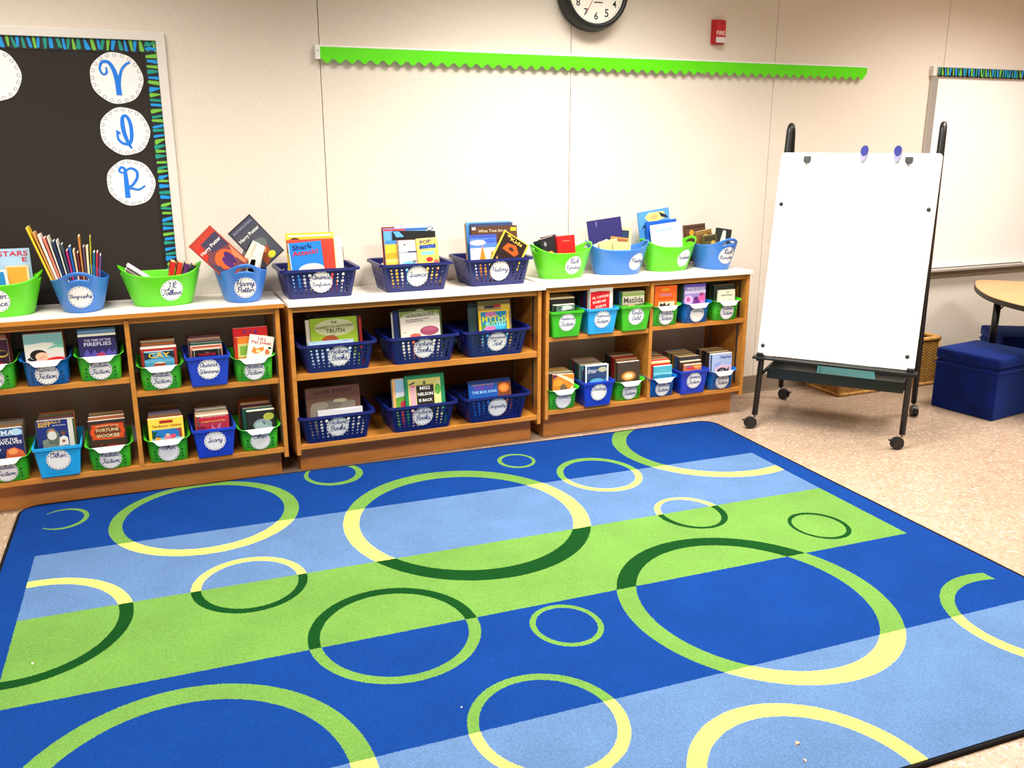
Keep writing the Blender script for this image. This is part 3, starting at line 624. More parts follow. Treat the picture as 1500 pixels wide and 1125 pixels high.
fill(.256,-.357,ZR,[(.112,.146,.010,(28,24,26),[('R',.0,.93,1,1,(232,222,196)),('R',.05,.0,.07,.9,(180,170,150)),('R',.9,0,.93,.9,(120,110,100))],[('THE',.5,.6,.14,(170,160,150),0,.05),('TRUMPETER',.5,.38,.62,(196,34,70),0,.2)],'black paperback with red title in the Award Winners bin'),(.124,.158,.014,(206,140,110),[('R',.05,.86,.95,.94,(150,40,40))],None,'salmon paperback behind the black one in the Award Winners bin')],9,'the Award Winners bin','books in the Award Winners bin',h=.168,pages=('pages2','pages'),steps=.0035,tmax=.016)
rb(.438,-.345,ZR,'greend',['Animal','Fiction'],'green slim bin marked Animal Fiction at the right end of its shelf')
fill(.438,-.345,ZR,[(.100,.160,.008,(246,240,228),[('P',[(.15,.2),(.22,.46),(.32,.36),(.45,.42),(.6,.5),(.66,.36),(.56,.24),(.4,.14),(.26,.12)],(232,130,48)),('E',.42,.26,.1,.07,(250,210,160)),('P',[(.72,.4),(.86,.36),(.9,.18),(.76,.12),(.7,.22)],(214,110,70)),('E',.87,.46,.07,.05,(30,28,26))],[('101',.5,.84,.3,(196,36,40),0,.12),('Pet Jokes',.5,.66,.8,(196,36,40),0,.15)],'tilted white paperback titled 101 Pet Jokes',12,.012,.012),
 (.134,.178,.010,(226,128,42),[('R',.08,.1,.6,.7,(200,190,120)),('R',.14,.2,.5,.6,(120,160,60)),('P',[(.0,0),(.08,.5),(.08,1),(0,1)],(190,40,30))],None,'orange picture paperback behind the pet jokes book'),
 (.140,.214,.012,(212,34,42),[('R',.0,.8,1,1,(220,36,44)),('E',.8,.64,.05,.04,(90,30,30))],[('b i g',.5,.87,.6,(30,70,150),0,.12)],'tall red paperback with blue letters behind the pet jokes book')],4,'the pet jokes bin','books in the pet jokes bin',h=.16)
rb(.071,-.345,ZLB,'greend',['Other',''],'green slim bin marked Other with the yellow island book')
fill(.071,-.345,ZLB,[(.136,.178,.014,(244,206,72),[('R',.08,.0,.93,.5,(36,110,190)),('R',.08,.0,.93,.12,(140,190,210)),('P',[(.08,.5),(.14,.4),(.28,.44),(.2,.34),(.16,.1),(.08,.1)],(24,70,52)),('P',[(.93,.5),(.75,.46),(.86,.36),(.84,.1),(.93,.1)],(150,60,50)),('E',.55,.12,.14,.1,(236,130,160)),('E',.52,.24,.06,.05,(240,190,150)),('E',.68,.16,.08,.09,(226,70,110)),('E',.24,.08,.08,.09,(238,160,60)),('E',.26,.18,.04,.035,(60,40,30)),('R',.32,.78,.7,.9,(170,34,30))],[('The Boxcar Children',.52,.66,.84,(150,40,36),0,.11)],'yellow paperback with a blue island scene in a bottom green bin')],9,'the yellow island book bin','books in the yellow island bin',h=.176,pages=('pages2',),pal=PAL+[(40,90,170)],steps=.003)
sb(.255,-.357,ZLB,'royal',['Scary'],'royal blue straight bin marked Scary on the bottom left shelf')
fill(.255,-.357,ZLB,[(.130,.172,.012,(170,44,66),[('R',0,.96,1,1,(236,220,190)),('R',.04,.0,.1,.94,(90,70,66)),('P',[(.45,.42),(.5,.2),(.6,.02),(.66,.3),(.76,.44),(.7,.1),(.6,0),(.42,0)],(190,110,150)),('P',[(0,0),(.3,.1),(.2,.3),(0,.3)],(120,30,60))],[('THE CELEBRATED MYSTERY',.52,.9,.8,(230,220,200),0,.04),('BUNNICULA',.52,.74,.88,(232,30,50),0,.16),('A RABBIT TALE OF MYSTERY',.52,.58,.74,(236,214,90),0,.05)],'crimson paperback titled BUNNICULA in the Scary bin')],9,'the Scary bin','books in the Scary bin',h=.172,pages=('pages','pages3'),pal=PAL,steps=.002)
rb(.440,-.345,ZLB,'greend',['Other',''],'green slim bin marked Other with the silver seal book')
fill(.440,-.345,ZLB,[(.116,.168,.016,(34,32,34),[('R',0,.955,1,1,(226,214,182)),('E',.55,.22,.34,.3,(130,150,160)),('E',.5,.3,.16,.12,(90,106,118)),('P',[(.2,0),(.3,.3),(.5,.42),(.6,.2),(.9,.1),(.95,0)],(158,172,178)),('E',.78,.62,.19,.19,(176,176,66)),('E',.78,.62,.14,.14,(160,162,58))],None,'black paperback with a gold seal in a bottom green bin',0,.012)],9,'the gold seal book bin','books in the gold seal bin',h=.174,pages=('pages','pages2'),pal=PAL,steps=.003)
# --- right bookcase, left bay
Z3,Z3B,Z3R=.518,.155,.527
sb(1.894,-.357,Z3,'greend',['Historical','Fiction'],'green straight bin marked Historical Fiction beside the cyan one')
fill(1.888,-.357,Z3,[(.112,.148,.020,(92,120,104),[('R',0,.93,1,1,(244,236,212)),('E',.6,.55,.3,.3,(186,198,192)),('P',[(0,0),(.3,.3),(.4,.1),(.7,.35),(1,.2),(1,0)],(44,62,44)),('R',0,0,.14,.93,(28,38,34)),('E',.3,.6,.12,.2,(70,92,74))],None,'small green forest paperback in the first bin of the right bookcase'),(.132,.178,.034,(30,30,34),[('R',0,.9,1,1,(214,186,140))],None,'thick black book behind the green forest paperback')],5,'the forest book bin','books in the forest book bin',h=.182)
sb(2.084,-.357,Z3,'cyan',['Historical','Fiction'],'cyan straight bin marked Historical Fiction on the right bookcase')
fill(2.086,-.357,Z3,[(.132,.214,.016,(222,216,200),[('R',.07,0,.86,.84,(206,30,36)),('P',[(.07,.84),(.5,.87),(.86,.78),(.86,.84)],(206,30,36)),('R',0,0,.03,1,(70,60,58))],[('AL CAPONE',.48,.60,.68,(240,232,214),6,.085),('DOES MY',.45,.38,.56,(240,232,214),6,.085),('SHIRTS',.5,.16,.44,(240,232,214),6,.085)],'red and cream book with AL CAPONE in white letters')],7,'the cyan bin of the right bookcase','books in the cyan right bin',h=.2)
sb(2.272,-.357,Z3,'greend',['Roald','Dahl'],'green straight bin marked Roald Dahl against the divider')
fill(2.268,-.357,Z3,[(.122,.186,.014,(122,146,66),[('R',0,.2,1,.72,(186,180,160)),('P',[(0,.0),(.3,.22),(.6,.1),(1,.24),(1,0)],(90,100,60)),('E',.4,.12,.16,.1,(190,160,130)),('R',0,.86,1,1,(150,156,110))],[('Matilda',.5,.47,.9,(72,64,60),0,.36)],'olive paperback titled Matilda in the right bookcase')],6,'the Matilda bin','books in the Matilda bin',h=.184)
rb(1.884,-.345,Z3B,'greend',['Narnia',''],'green slim bin marked Narnia on the bottom right shelf')
fill(1.892,-.345,Z3B,[(.114,.162,.014,(206,128,48),[('P',[(0,.7),(.35,1),(0,1)],(110,40,66)),('P',[(.1,1),(.4,.8),(.8,.5),(1,.3),(1,.6),(.7,.8),(.3,1)],(244,220,176)),('E',.25,.45,.2,.2,(226,150,50)),('E',.85,.85,.15,.15,(222,130,40)),('P',[(.3,0),(.36,.25),(.5,.4),(.6,.3),(.7,.1),(.72,0)],(116,90,74)),('P',[(.7,.0),(.85,.2),(1,.24),(1,0)],(240,200,160))],None,'orange dragon paperback leaning in a bottom right shelf bin',2)],6,'the orange dragon book bin','books in the orange dragon bin',h=.168,pages=('pages2',))
sb(2.070,-.365,Z3B,'royal',['Fantasy',''],'royal blue straight bin marked Fantasy on the bottom right shelf')
fill(2.070,-.365,Z3B,[(.128,.198,.022,(40,66,106),[('R',0,.95,1,1,(240,238,228)),('R',.93,0,1,1,(236,234,226)),('R',0,0,.06,1,(236,234,226)),('E',.74,.72,.19,.15,(176,176,144)),('E',.5,.08,.3,.16,(92,168,206)),('P',[(.3,0),(.8,.12),(.93,.3),(.93,0)],(52,120,180))],[('A',.16,.8,.05,(220,226,230),0,.06),('WRINKLE',.3,.7,.42,(220,226,230),0,.07),('IN TIME',.27,.6,.34,(220,226,230),0,.06)],'navy paperback titled A WRINKLE IN TIME'),(.118,.17,.018,(94,34,80),None,None,'purple book tucked behind the wrinkle paperback')],8,'the royal blue Fantasy bin','books in the royal blue Fantasy bin',h=.19,pages=('pages2','pages'),steps=.004)
rb(2.262,-.335,Z3B,'greend',['Science','Fiction'],'green slim bin marked Science Fiction beside the divider')
fill(2.268,-.335,Z3B,[(.128,.188,.020,(66,52,44),[('E',.5,.3,.34,.25,(150,92,44)),('E',.5,.3,.27,.2,(214,150,84)),('E',.5,.3,.18,.13,(242,206,160))],None,'brown book with a glowing orange orb near the divider')],6,'the orange orb book bin','books in the orange orb bin',h=.2,pal=[(150,26,34),(40,30,40),(120,80,50),(30,30,36)],steps=.006)
# --- right bookcase, right bay
rb(2.452,-.345,Z3R,'greend',['Realistic','Fiction'],'green slim bin with the orange book in the upper right bay')
fill(2.459,-.345,Z3R,[(.136,.192,.016,(238,98,26),[('R',.22,0,.9,.26,(222,206,178)),('P',[(.25,.04),(.3,.22),(.4,.14),(.46,.24),(.55,.08),(.7,.2),(.62,0),(.25,0)],(46,34,34)),('R',0,0,.05,1,(120,60,40)),('E',.5,.82,.2,.06,(240,160,40))],[('STRINGS',.5,.58,.5,(170,150,190),0,.09),('THE LONG ROAD',.5,.42,.66,(190,40,26),0,.07)],'bright orange paperback at the left of the upper right bay')],6,'the bright orange book bin','books in the bright orange bin',h=.19)
rb(2.636,-.345,Z3R,'bluem',['Fantasy',''],'blue slim bin with the purple comic in the upper right bay')
fill(2.636,-.345,Z3R,[(.126,.190,.012,(150,132,196),[('R',0,.88,1,1,(88,66,160)),('R',0,.55,1,.7,(206,196,226)),('E',.2,.26,.2,.22,(238,176,210)),('E',.18,.28,.09,.12,(190,80,150)),('E',.58,.14,.16,.2,(120,50,130)),('E',.55,.3,.1,.1,(90,40,100)),('E',.82,.34,.16,.24,(214,90,150)),('P',[(.68,0),(.8,.24),(.96,.12),(1,0)],(232,130,190)),('E',.8,.5,.1,.08,(150,60,120))],[('BONE OF LEO',.52,.78,.8,(240,236,250),-3,.11)],'purple comic paperback with pink figures in the upper right bay')],7,'the purple comic bin','books in the purple comic bin',h=.184)
rb(2.820,-.345,Z3R,'greend',['Realistic','Fiction'],'green slim bin at the right end of the upper right bay')
fill(2.826,-.345,Z3R,[(.104,.148,.012,(236,230,206),[('R',.7,.04,.76,.2,(200,196,170)),('E',.73,.2,.05,.03,(150,120,90))],[('The',.55,.82,.16,(70,66,60),0,.08),('Little Prince',.5,.6,.68,(80,76,70),0,.13)],'small cream paperback at the right end of the upper right bay',0,.004)],7,'the small cream paperback bin','books in the small cream bin',h=.172,pages=('pages2','pages'),pal=[(60,80,54),(30,54,74),(150,160,90),(40,50,44)])
rb(2.449,-.345,Z3B,'bluem',['Animal','Fiction'],'blue slim bin beside the divider in the bottom right bay')
fill(2.452,-.345,Z3B,[(.108,.152,.010,(72,170,190),[('R',0,.96,1,1,(220,240,236)),('R',0,0,1,.3,(50,140,170)),('P',[(0,.3),(.4,.36),(1,.28),(1,.46),(0,.5)],(130,204,214)),('E',.5,.62,.2,.03,(120,200,200))],None,'teal sea paperback in the bottom right bay',0,.012),(.124,.172,.018,(196,40,30),[('R',0,.9,1,1,(236,208,130))],None,'red book behind the teal sea paperback')],6,'the teal sea book bin','books in the teal sea bin',h=.18,pal=[(196,60,36),(70,90,110),(30,70,130),(120,110,60)],steps=.004)
sb(2.632,-.357,Z3B,'royal',['Animal','Fiction'],'royal blue straight bin in the middle of the bottom right bay')
fill(2.632,-.357,Z3B,[(.106,.146,.012,(206,130,90),[('R',0,.92,1,1,(238,214,160)),('E',.4,.45,.3,.2,(220,60,60)),('E',.75,.55,.2,.2,(236,170,90)),('E',.25,.7,.2,.1,(110,110,160)),('P',[(0,0),(.5,.2),(1,.1),(1,0)],(160,60,70))],None,'small red and orange paperback in the bottom right bay',0,.006),(.128,.162,.012,(58,38,34),[('R',0,.9,1,1,(222,194,150))],None,'dark brown book behind the small red paperback')],9,'the middle bin of the bottom right bay','books in the middle bottom right bin',h=.180,pages=('pages2',),steps=.003)
rb(2.817,-.345,Z3B,'bluem',['Realistic','Fiction'],'blue slim bin at the right end of the bottom right bay')
fill(2.822,-.345,Z3B,[(.134,.184,.014,(166,184,222),[('R',0,.96,1,1,(232,216,180)),('R',0,0,.06,.96,(40,60,90)),('P',[(.2,0),(1,0),(1,.3),(.6,.4),(.2,.2)],(226,186,206)),('P',[(.25,0),(.34,.16),(.52,.24),(.7,.2),(.78,.1),(.88,.26),(.84,.0)],(52,50,58)),('E',.55,.08,.12,.07,(130,126,130)),('P',[(.2,.4),(.5,.56),(.46,.5),(.2,.34)],(110,130,190))],[('Hatchet',.7,.8,.5,(40,60,130),0,.11)],'pale blue paperback titled Hatchet at the right end')],6,'the Hatchet bin','books in the Hatchet bin',h=.188,pages=('pages2',),pal=[(60,44,40),(90,60,44),(34,40,50),(150,120,80)])
# --- navy baskets in the middle bookcase
ZM,ZMB,ZT=.457,.139,.7704
def brow(x,yf,z,specs,where,group,lean=9):
    """specs: (w,h,t,cover,art,titles,label|None,dx,roll)"""
    y=yf+.012
    for i,s in enumerate(specs):
        w,h,t,c,art,tt,lab=s[:7]; dx=s[7] if len(s)>7 else 0; roll=s[8] if len(s)>8 else 0; mxd=max(.002,.124-w/2); dx=max(-mxd,min(mxd,dx))
        if lab is None: lab='%s book, %s from the front in %s'%(cname(c),ORD[i],where)
        y+=t/2+.0008
        book(w,h,t,(x+dx,y,z+.004+t/2*math.sin(R(lean))+abs(math.sin(R(roll)))*w/2),(R(-lean),R(roll),0),c,lab,None if len(s[6] or '') else group,art,tt,random.choice(('pages','pages3')),t>.011,v0=max(0,.110/h)); y+=t/2+.0016
bk(.797,-.345,ZM,['Picture','Books'],'navy basket with the green honesty book, left of upper shelf')
brow(.797,-.345,ZM,[(.195,.128,.004,(170,196,220),[('E',.1,.8,.05,.06,(120,170,150)),('E',.86,.8,.09,.07,(200,130,160)),('E',.8,.74,.03,.04,(60,60,110)),('R',0,.96,1,1,(210,226,238))],None,'low pale blue picture book in front of the green honesty book',-.022),
 (.205,.225,.006,(146,170,44),[('R',.0,0,1,1,(140,168,42)),('E',.52,.62,.43,.32,(186,188,142)),('E',.4,.1,.19,.24,(150,70,36)),('P',[(.4,.32),(.52,.36),(.5,.33)],(60,40,20))],[('THE',.5,.82,.14,(50,54,30),0,.08),('HONEST-TO-GOODNESS',.52,.66,.8,(50,54,30),2,.11),('TRUTH',.52,.5,.4,(50,54,30),0,.12)],'green picture book titled THE HONEST-TO-GOODNESS TRUTH',-.004),
 (.21,.22,.006,(206,196,180),None,None,None,-.022),(.2,.235,.008,(54,24,22),None,None,None,.01),(.2,.22,.006,(170,34,36),None,None,None,.026),(.22,.24,.008,(30,24,30),None,None,None,-.006),(.2,.21,.008,(60,90,130),None,None,None,0)],'the honesty book basket','books in the honesty book basket')
bk(1.181,-.345,ZM,['Picture','Books'],'navy basket with the Goldilocks book, middle of upper shelf')
brow(1.181,-.345,ZM,[(.185,.226,.006,(222,214,200),[('R',0,.78,1,1,(112,128,62)),('P',[(0,.78),(.1,.9),(.35,.96),(.7,.96),(.97,.86),(1,.78)],(176,174,148)),('E',.72,.22,.24,.18,(156,70,96)),('E',.72,.28,.18,.08,(176,88,116)),('E',.36,.06,.14,.09,(206,96,74)),('E',.1,.2,.04,.03,(200,180,130))],[('GOLDILOCKS',.5,.86,.7,(52,48,36),3,.1),('The Adventures are done',.42,.7,.6,(90,70,70),3,.045),('once more he ran',.36,.62,.44,(90,70,70),3,.04)],'cream and green picture book titled GOLDILOCKS',.002),
 (.2,.24,.005,(58,80,42),[('E',.5,.9,.1,.06,(190,190,170))],None,None,.006),(.19,.235,.006,(24,40,100),None,None,None,-.022),(.19,.225,.005,(214,214,206),None,None,None,-.03),(.2,.21,.008,(70,92,60),None,None,None,-.018),(.19,.23,.008,(206,170,60),None,None,None,.016),(.2,.22,.008,(40,52,44),None,None,None,0)],'the Goldilocks basket','books in the Goldilocks basket')
bk(1.536,-.345,ZM,['Informational','Text'],'navy basket with the yellow myths book, right of upper shelf')
brow(1.536,-.345,ZM,[(.150,.205,.006,(232,186,40),[('R',.07,0,.93,.93,(32,130,170)),('E',.4,.78,.2,.16,(190,110,170)),('P',[(.1,.3),(.5,.5),(.9,.4),(.93,.1),(.07,.1)],(70,140,60)),('E',.7,.2,.2,.14,(60,170,210)),('E',.35,.12,.2,.1,(220,110,170))],[('MYTHS',.52,.58,.82,(206,214,60),0,.24),('BUSTED',.55,.32,.66,(150,220,230),0,.18)],'yellow bordered paperback titled MYTHS',0.005),
 (.160,.248,.008,(150,136,84),[('R',0,.9,1,1,(160,146,100)),('R',.2,.74,.5,.84,(40,40,50)),('R',.5,.76,.7,.86,(160,40,40)),('R',.72,.6,1,.86,(200,170,60))],None,None,.012),(.17,.24,.006,(44,66,70),None,None,None,-.03),(.17,.25,.007,(96,96,90),None,None,None,.02),(.18,.24,.008,(30,30,34),None,None,None,-.02),(.17,.235,.008,(190,180,160),None,None,None,-.01)],'the myths basket','books in the myths basket')
bk(.775,-.345,ZMB,['Picture','Books'],'navy basket with the brown elephant book on the bottom shelf')
brow(.775,-.345,ZMB,[(.200,.135,.003,(196,196,198),[('P',[(.3,.9),(1,1),(1,.9),(.6,.6)],(220,220,222))],None,'pale grey sheet book low in the brown elephant basket',.028),
 (.240,.232,.008,(96,66,54),[('R',0,.62,1,1,(92,58,50)),('P',[(.05,0),(.06,.3),(.3,.5),(.5,.46),(.6,.3),(.7,.5),(.9,.42),(.95,0)],(118,110,98)),('E',.42,.3,.2,.2,(104,96,86)),('E',.62,.48,.13,.07,(160,152,120)),('E',.24,.35,.16,.14,(128,118,104))],[('OUR TREES',.5,.84,.7,(60,36,32),2,.1)],'dark brown picture book with a grey elephant shape',-.002),
 (.23,.235,.008,(60,40,40),None,None,None,.006),(.23,.23,.008,(40,44,60),None,None,None,-.008),(.22,.225,.008,(190,180,170),None,None,None,.0),(.22,.22,.008,(90,60,50),None,None,None,.0)],'the brown elephant basket','books in the brown elephant basket')
bk(1.168,-.345,ZMB,['Picture','Books'],'navy basket with the green MISS NELSON book on the bottom shelf')
brow(1.168,-.345,ZMB,[(.190,.248,.006,(34,128,84),[('R',.08,0,.9,.86,(206,196,110)),('P',[(.9,.86),(.9,0),(.74,0),(.74,.6)],(214,206,140)),('E',.82,.46,.08,.18,(96,160,66)),('R',.12,.0,.26,.6,(210,160,170)),('R',.28,.0,.72,.64,(40,34,32)),('R',.3,.62,.7,.66,(140,130,80)),('E',.2,.62,.05,.04,(220,90,150)),('P',[(.1,.7),(.26,.78),(.24,.72),(.1,.66)],(40,60,60)),('R',.46,.66,.52,.78,(90,90,60))],[('MISS',.5,.54,.26,(240,240,236),0,.09),('NELSON',.5,.34,.38,(240,240,236),0,.09),('IS BACK',.5,.13,.34,(240,240,236),0,.08)],'green bordered picture book reading MISS NELSON',.034),
 (.20,.238,.006,(232,170,100),[('R',.06,.5,1,.97,(150,186,214)),('R',.06,.0,1,.5,(196,206,210)),('P',[(.06,.3),(.3,.36),(.5,.2),(.5,0),(.06,0)],(96,150,50)),('E',.3,.06,.14,.14,(170,40,60))],None,'orange edged picture book left of the MISS NELSON book',-.022),
 (.2,.23,.008,(190,200,210),None,None,None,-.034),(.2,.24,.008,(60,60,64),None,None,None,.02),(.2,.23,.008,(150,50,40),None,None,None,0),(.2,.22,.008,(40,80,120),None,None,None,.01)],'the MISS NELSON basket','books in the MISS NELSON basket')
bk(1.537,-.345,ZMB,['Biography'],'navy basket marked Biography on the bottom shelf')
brow(1.537,-.345,ZMB,[(.215,.180,.006,(22,76,156),[('R',.68,0,1,.92,(110,58,30)),('E',.83,.5,.13,.32,(206,110,44)),('E',.83,.5,.08,.2,(222,140,66)),('R',.0,.9,1,1,(20,50,110)),('R',.08,.8,.6,.84,(190,120,60))],[('RISE OF',.36,.62,.44,(126,60,170),0,.16),('THE BOX KING',.36,.34,.58,(150,200,236),0,.15)],'blue paperback reading THE BOX KING with an orange portrait',-.066+.03),
 (.215,.188,.008,(20,40,90),None,None,None,-.03),(.2,.18,.006,(40,60,90),None,None,None,-.02)],'the bottom Biography basket','books in the bottom Biography basket',lean=12)
# --- navy baskets on the counter
bk(.752,-.272,ZT,['Animal','Nonfiction'],'navy basket with the Shark Attack book on the counter')
brow(.752,-.272,ZT,[(.142,.232,.006,(30,124,206),[('E',.62,.02,.4,.22,(214,214,208)),('P',[(.2,0),(.4,.12),(.8,.2),(1,.1),(1,0)],(200,200,196)),('R',0,0,.03,1,(190,200,210))],[('Shark',.42,.84,.6,(24,40,110),3,.13),('Attack!',.48,.64,.78,(206,34,44),3,.13)],'blue paperback titled Shark Attack leaning in a counter basket',-.04,-3),
 (.14,.19,.005,(238,200,40),[('R',.08,.8,.5,.96,(206,60,140)),('R',.08,.2,.5,.7,(90,120,60))],[('LUCK',.4,.56,.5,(40,40,30),0,.1)],'narrow yellow paperback peeking out left of the shark book',-.076),
 (.20,.245,.006,(206,60,44),[('R',0,.93,1,1,(214,74,50)),('R',0,0,.1,.9,(60,120,70)),('E',.12,.8,.12,.1,(90,50,40))],None,'red topped picture book just behind the shark book',-.022),
 (.205,.272,.006,(240,196,56),[('R',.04,0,.96,.95,(226,176,50)),('R',.04,.9,.96,.95,(220,214,200)),('E',.18,.72,.14,.16,(56,40,30)),('E',.2,.5,.12,.1,(60,110,60))],None,'tall yellow picture book at the back of the shark basket',-.03),
 (.11,.25,.005,(238,226,200),None,None,None,.062),(.13,.235,.01,(230,160,40),None,None,None,.045),(.12,.20,.014,(30,34,30),None,None,None,.068),(.12,.17,.014,(30,30,34),None,None,None,.066)],'the shark basket','books in the shark basket')
bk(1.185,-.262,ZT,['Science'],'navy basket marked Science on the counter')
brow(1.185,-.262,ZT,[(.100,.228,.005,(240,200,96),[('R',0,.92,1,1,(240,214,130)),('R',.12,.6,.9,.74,(70,110,190)),('E',.55,.18,.16,.09,(214,40,50)),('E',.86,.08,.12,.08,(230,90,90)),('R',.2,.36,.8,.5,(130,190,230))],[('POP',.42,.86,.5,(30,40,110),4,.11),('BOTTLE',.52,.68,.76,(30,40,110),4,.12)],'cream and yellow paperback titled POP BOTTLE in the Science basket',.078,-2),
 (.104,.222,.008,(232,222,204),[('R',.03,.5,.98,.53,(120,130,150)),('E',.62,.54,.2,.04,(40,50,80)),('E',.3,.82,.05,.03,(60,70,60)),('E',.45,.06,.3,.1,(110,180,220)),('E',.7,.14,.1,.05,(110,110,110)),('R',0,0,.03,1,(40,40,40)),('R',.03,.56,.98,.6,(190,210,230))],None,'spiral bound cream notebook in the Science basket',-.016),
 (.135,.222,.006,(236,190,60),[('R',0,.86,.4,1,(60,130,210)),('R',.4,.9,1,1,(206,50,60)),('E',.3,.4,.5,.12,(210,160,40)),('E',.4,.2,.5,.08,(244,214,110))],None,'yellow paperback at the left of the Science basket',-.078),
 (.20,.258,.005,(20,20,22),[('P',[(0,.98),(.14,.98),(.26,.82),(.08,.8)],(90,160,220))],None,'wide black folder tilted in the Science basket',.01,2),
 (.20,.275,.006,(96,160,214),[('R',0,.93,.5,.98,(206,60,80)),('R',.5,.93,1,.98,(60,90,160))],None,'blue picture book at the back of the Science basket',-.022),
 (.19,.285,.005,(236,236,232),[('E',.86,.9,.09,.06,(40,60,90)),('E',.86,.9,.06,.04,(236,236,232))],None,'white book with a dark ring at the back of the Science basket',.032),(.2,.28,.006,(150,40,44),None,None,None,-.03),(.2,.27,.006,(196,150,90),None,None,None,-.034)],'the Science basket','books in the Science basket')
bk(1.590,-.248,ZT,['History'],'navy basket marked History on the counter')
brow(1.588,-.248,ZT,[(.134,.232,.006,(82,120,206),[('R',0,0,1,.5,(206,216,232)),('E',.3,.7,.3,.1,(220,226,240)),('E',.8,.76,.26,.08,(60,90,190)),('P',[(.1,0),(.45,.62),(.8,0)],(226,152,54)),('P',[(.6,0),(.78,.42),(1,.1),(1,0)],(206,130,44)),('P',[(.2,.0),(.45,.62),(.5,.2),(.44,0)],(190,116,36)),('R',0,.88,1,1,(60,80,170))],None,'blue paperback with golden pyramids in the History basket',-.068),
 (.15,.20,.006,(40,26,20),[('R',0,0,.06,1,(240,206,60)),('R',.94,0,1,1,(240,206,60)),('R',0,.95,1,1,(240,206,60)),('P',[(.2,.1),(.3,.5),(.6,.6),(.8,.3),(.7,.05)],(206,84,30)),('E',.5,.3,.1,.1,(60,40,30)),('E',.25,.86,.08,.06,(200,160,60))],[('Kids',.56,.78,.5,(230,190,80),0,.14)],'yellow bordered paperback tilted diagonally in the History basket',.012,32),
 (.232,.268,.008,(84,54,32),[('R',.86,.84,.98,.94,(236,206,40)),('R',0,0,1,.6,(72,46,30)),('R',.02,.9,.1,.98,(230,214,190)),('P',[(.1,.6),(.2,.7),(.16,.2),(.08,.1)],(190,110,40))],[('What True Story',.46,.85,.62,(210,190,150),0,.09)],'large dark brown picture book in the History basket',.012),
 (.215,.282,.005,(50,60,100),None,None,None,.0),(.225,.288,.006,(64,126,186),[('R',.0,.92,1,1,(90,150,206))],None,None,-.016),(.22,.282,.006,(196,176,140),None,None,None,-.02),(.2,.28,.01,(214,150,60),None,None,None,-.03)],'the History basket','books in the History basket')
# ---------------------------------------------------------------- oval tubs on the counter
Z1,Z2,Z3t=.7737,.7706,.7787
tub(-.476,-.190,Z1,0,'green',['Outer','Space'],'bright green oval tub cut off by the left edge of the photo')
tub(-.188,-.172,Z1,90,'blue',['Biography'],'blue oval tub marked Biography with slanted spines',-180)
tub(.115,-.178,Z1,0,'green',['J.R.','Tolkein'],'bright green oval tub marked Tolkein',-76)
tub(.432,-.186,Z1,90,'blue',['Harry','Potter'],'blue oval tub with two tilted wizard paperbacks',-180)
tub(1.950,-.172,Z3t,0,'green',['Rick','Riordan'],'bright green oval tub with a red book on the right bookcase',-80)
tub(2.262,-.172,Z3t,-16,'blue',['Poetry'],'blue oval tub turned slightly, marked Poetry',-52,lr=.042)
tub(2.573,-.152,Z3t,3,'green',['Habitats'],'bright green oval tub marked Habitats with a tall blue book',-72)
tub(2.838,-.168,Z3t,90,'blue',['Rick','Riordan'],'blue oval tub at the right end of the counter',-180,lz=.078)
def tb(w,h,t,x,y,z,rx,ry,rz,c,lab,art=None,tt=None,pg='pages3',grp=None,hard=False): return book(w,h,t,(x,y,z),(R(rx),R(ry),R(rz)),c,lab,grp,art,tt,pg,hard)
# outer space tub
tb(.15,.240,.008,-.432,-.150,Z1+.008,-5,0,0,(170,206,232),'pale blue book with red capitals in the leftmost green tub',[('R',0,0,1,1,(176,208,234))],[('R STARS',.5,.92,.9,(214,34,58),0,.08),('E',.86,.82,.12,(214,34,58),0,.07)])
tb(.08,.160,.008,-.406,-.168,Z1+.024,-5,0,0,(236,216,170),'yellow edged book at the right of the leftmost green tub',[('R',.06,.1,.9,.96,(236,170,60))])
tb(.150,.19,.008,-.486,-.200,Z1+.060,-8,-38,0,(50,56,110),'indigo paperback tilted in the leftmost green tub',[('R',.1,.2,.9,.8,(62,70,126)),('R',.15,.5,.85,.53,(110,110,150)),('R',.15,.6,.85,.63,(110,110,150)),('R',.15,.4,.85,.43,(110,110,150))])
tb(.090,.165,.010,-.470,-.226,Z1+.010,-7,-5,0,(40,130,190),'small blue book at the front of the leftmost green tub',[('R',.0,.95,1,1,(240,226,206)),('E',.5,.76,.1,.05,(226,190,70)),('R',.90,0,1,1,(240,226,206))])
# biography tub: spines toward the room, leaning left
bio=[((222,190,50),.292,.012,-24),((214,150,80),.272,.010,-23),((238,222,206),.262,.014,-22),((226,126,106),.25,.012,-21),((226,220,206),.252,.008,-20),((34,52,92),.235,.012,-19),((210,210,200),.236,.008,-18),((64,78,94),.222,.010,-17),((196,50,120),.20,.010,-15),((30,90,160),.212,.013,-13),((226,196,150),.20,.010,-11),((120,40,40),.19,.010,-10),((196,130,60),.245,.010,-9),((92,66,90),.21,.012,-7),((226,214,170),.21,.012,0),((196,190,40),.243,.005,2),((30,110,140),.19,.012,6),((190,50,70),.19,.010,9),((120,80,150),.18,.008,10)]
BORD=ORD[1:]+['thirteenth','fourteenth','fifteenth','sixteenth','seventeenth','eighteenth','nineteenth']
for i,(c,h,t,a) in enumerate(bio):
    u=i/(len(bio)-1); x=-.249+.117*u; ang=-17+25*u
    if i==0: c=(232,196,50)
    lab='%s spined book, %s from the left in the blue Biography tub'%(cname(c),'first' if i==0 else BORD[i-1])
    tb(.10,h*1.17,t*.63,x,-.172,Z1+.006,ang,0,90,c,lab,pg='pages3',grp='spines in the Biography tub')
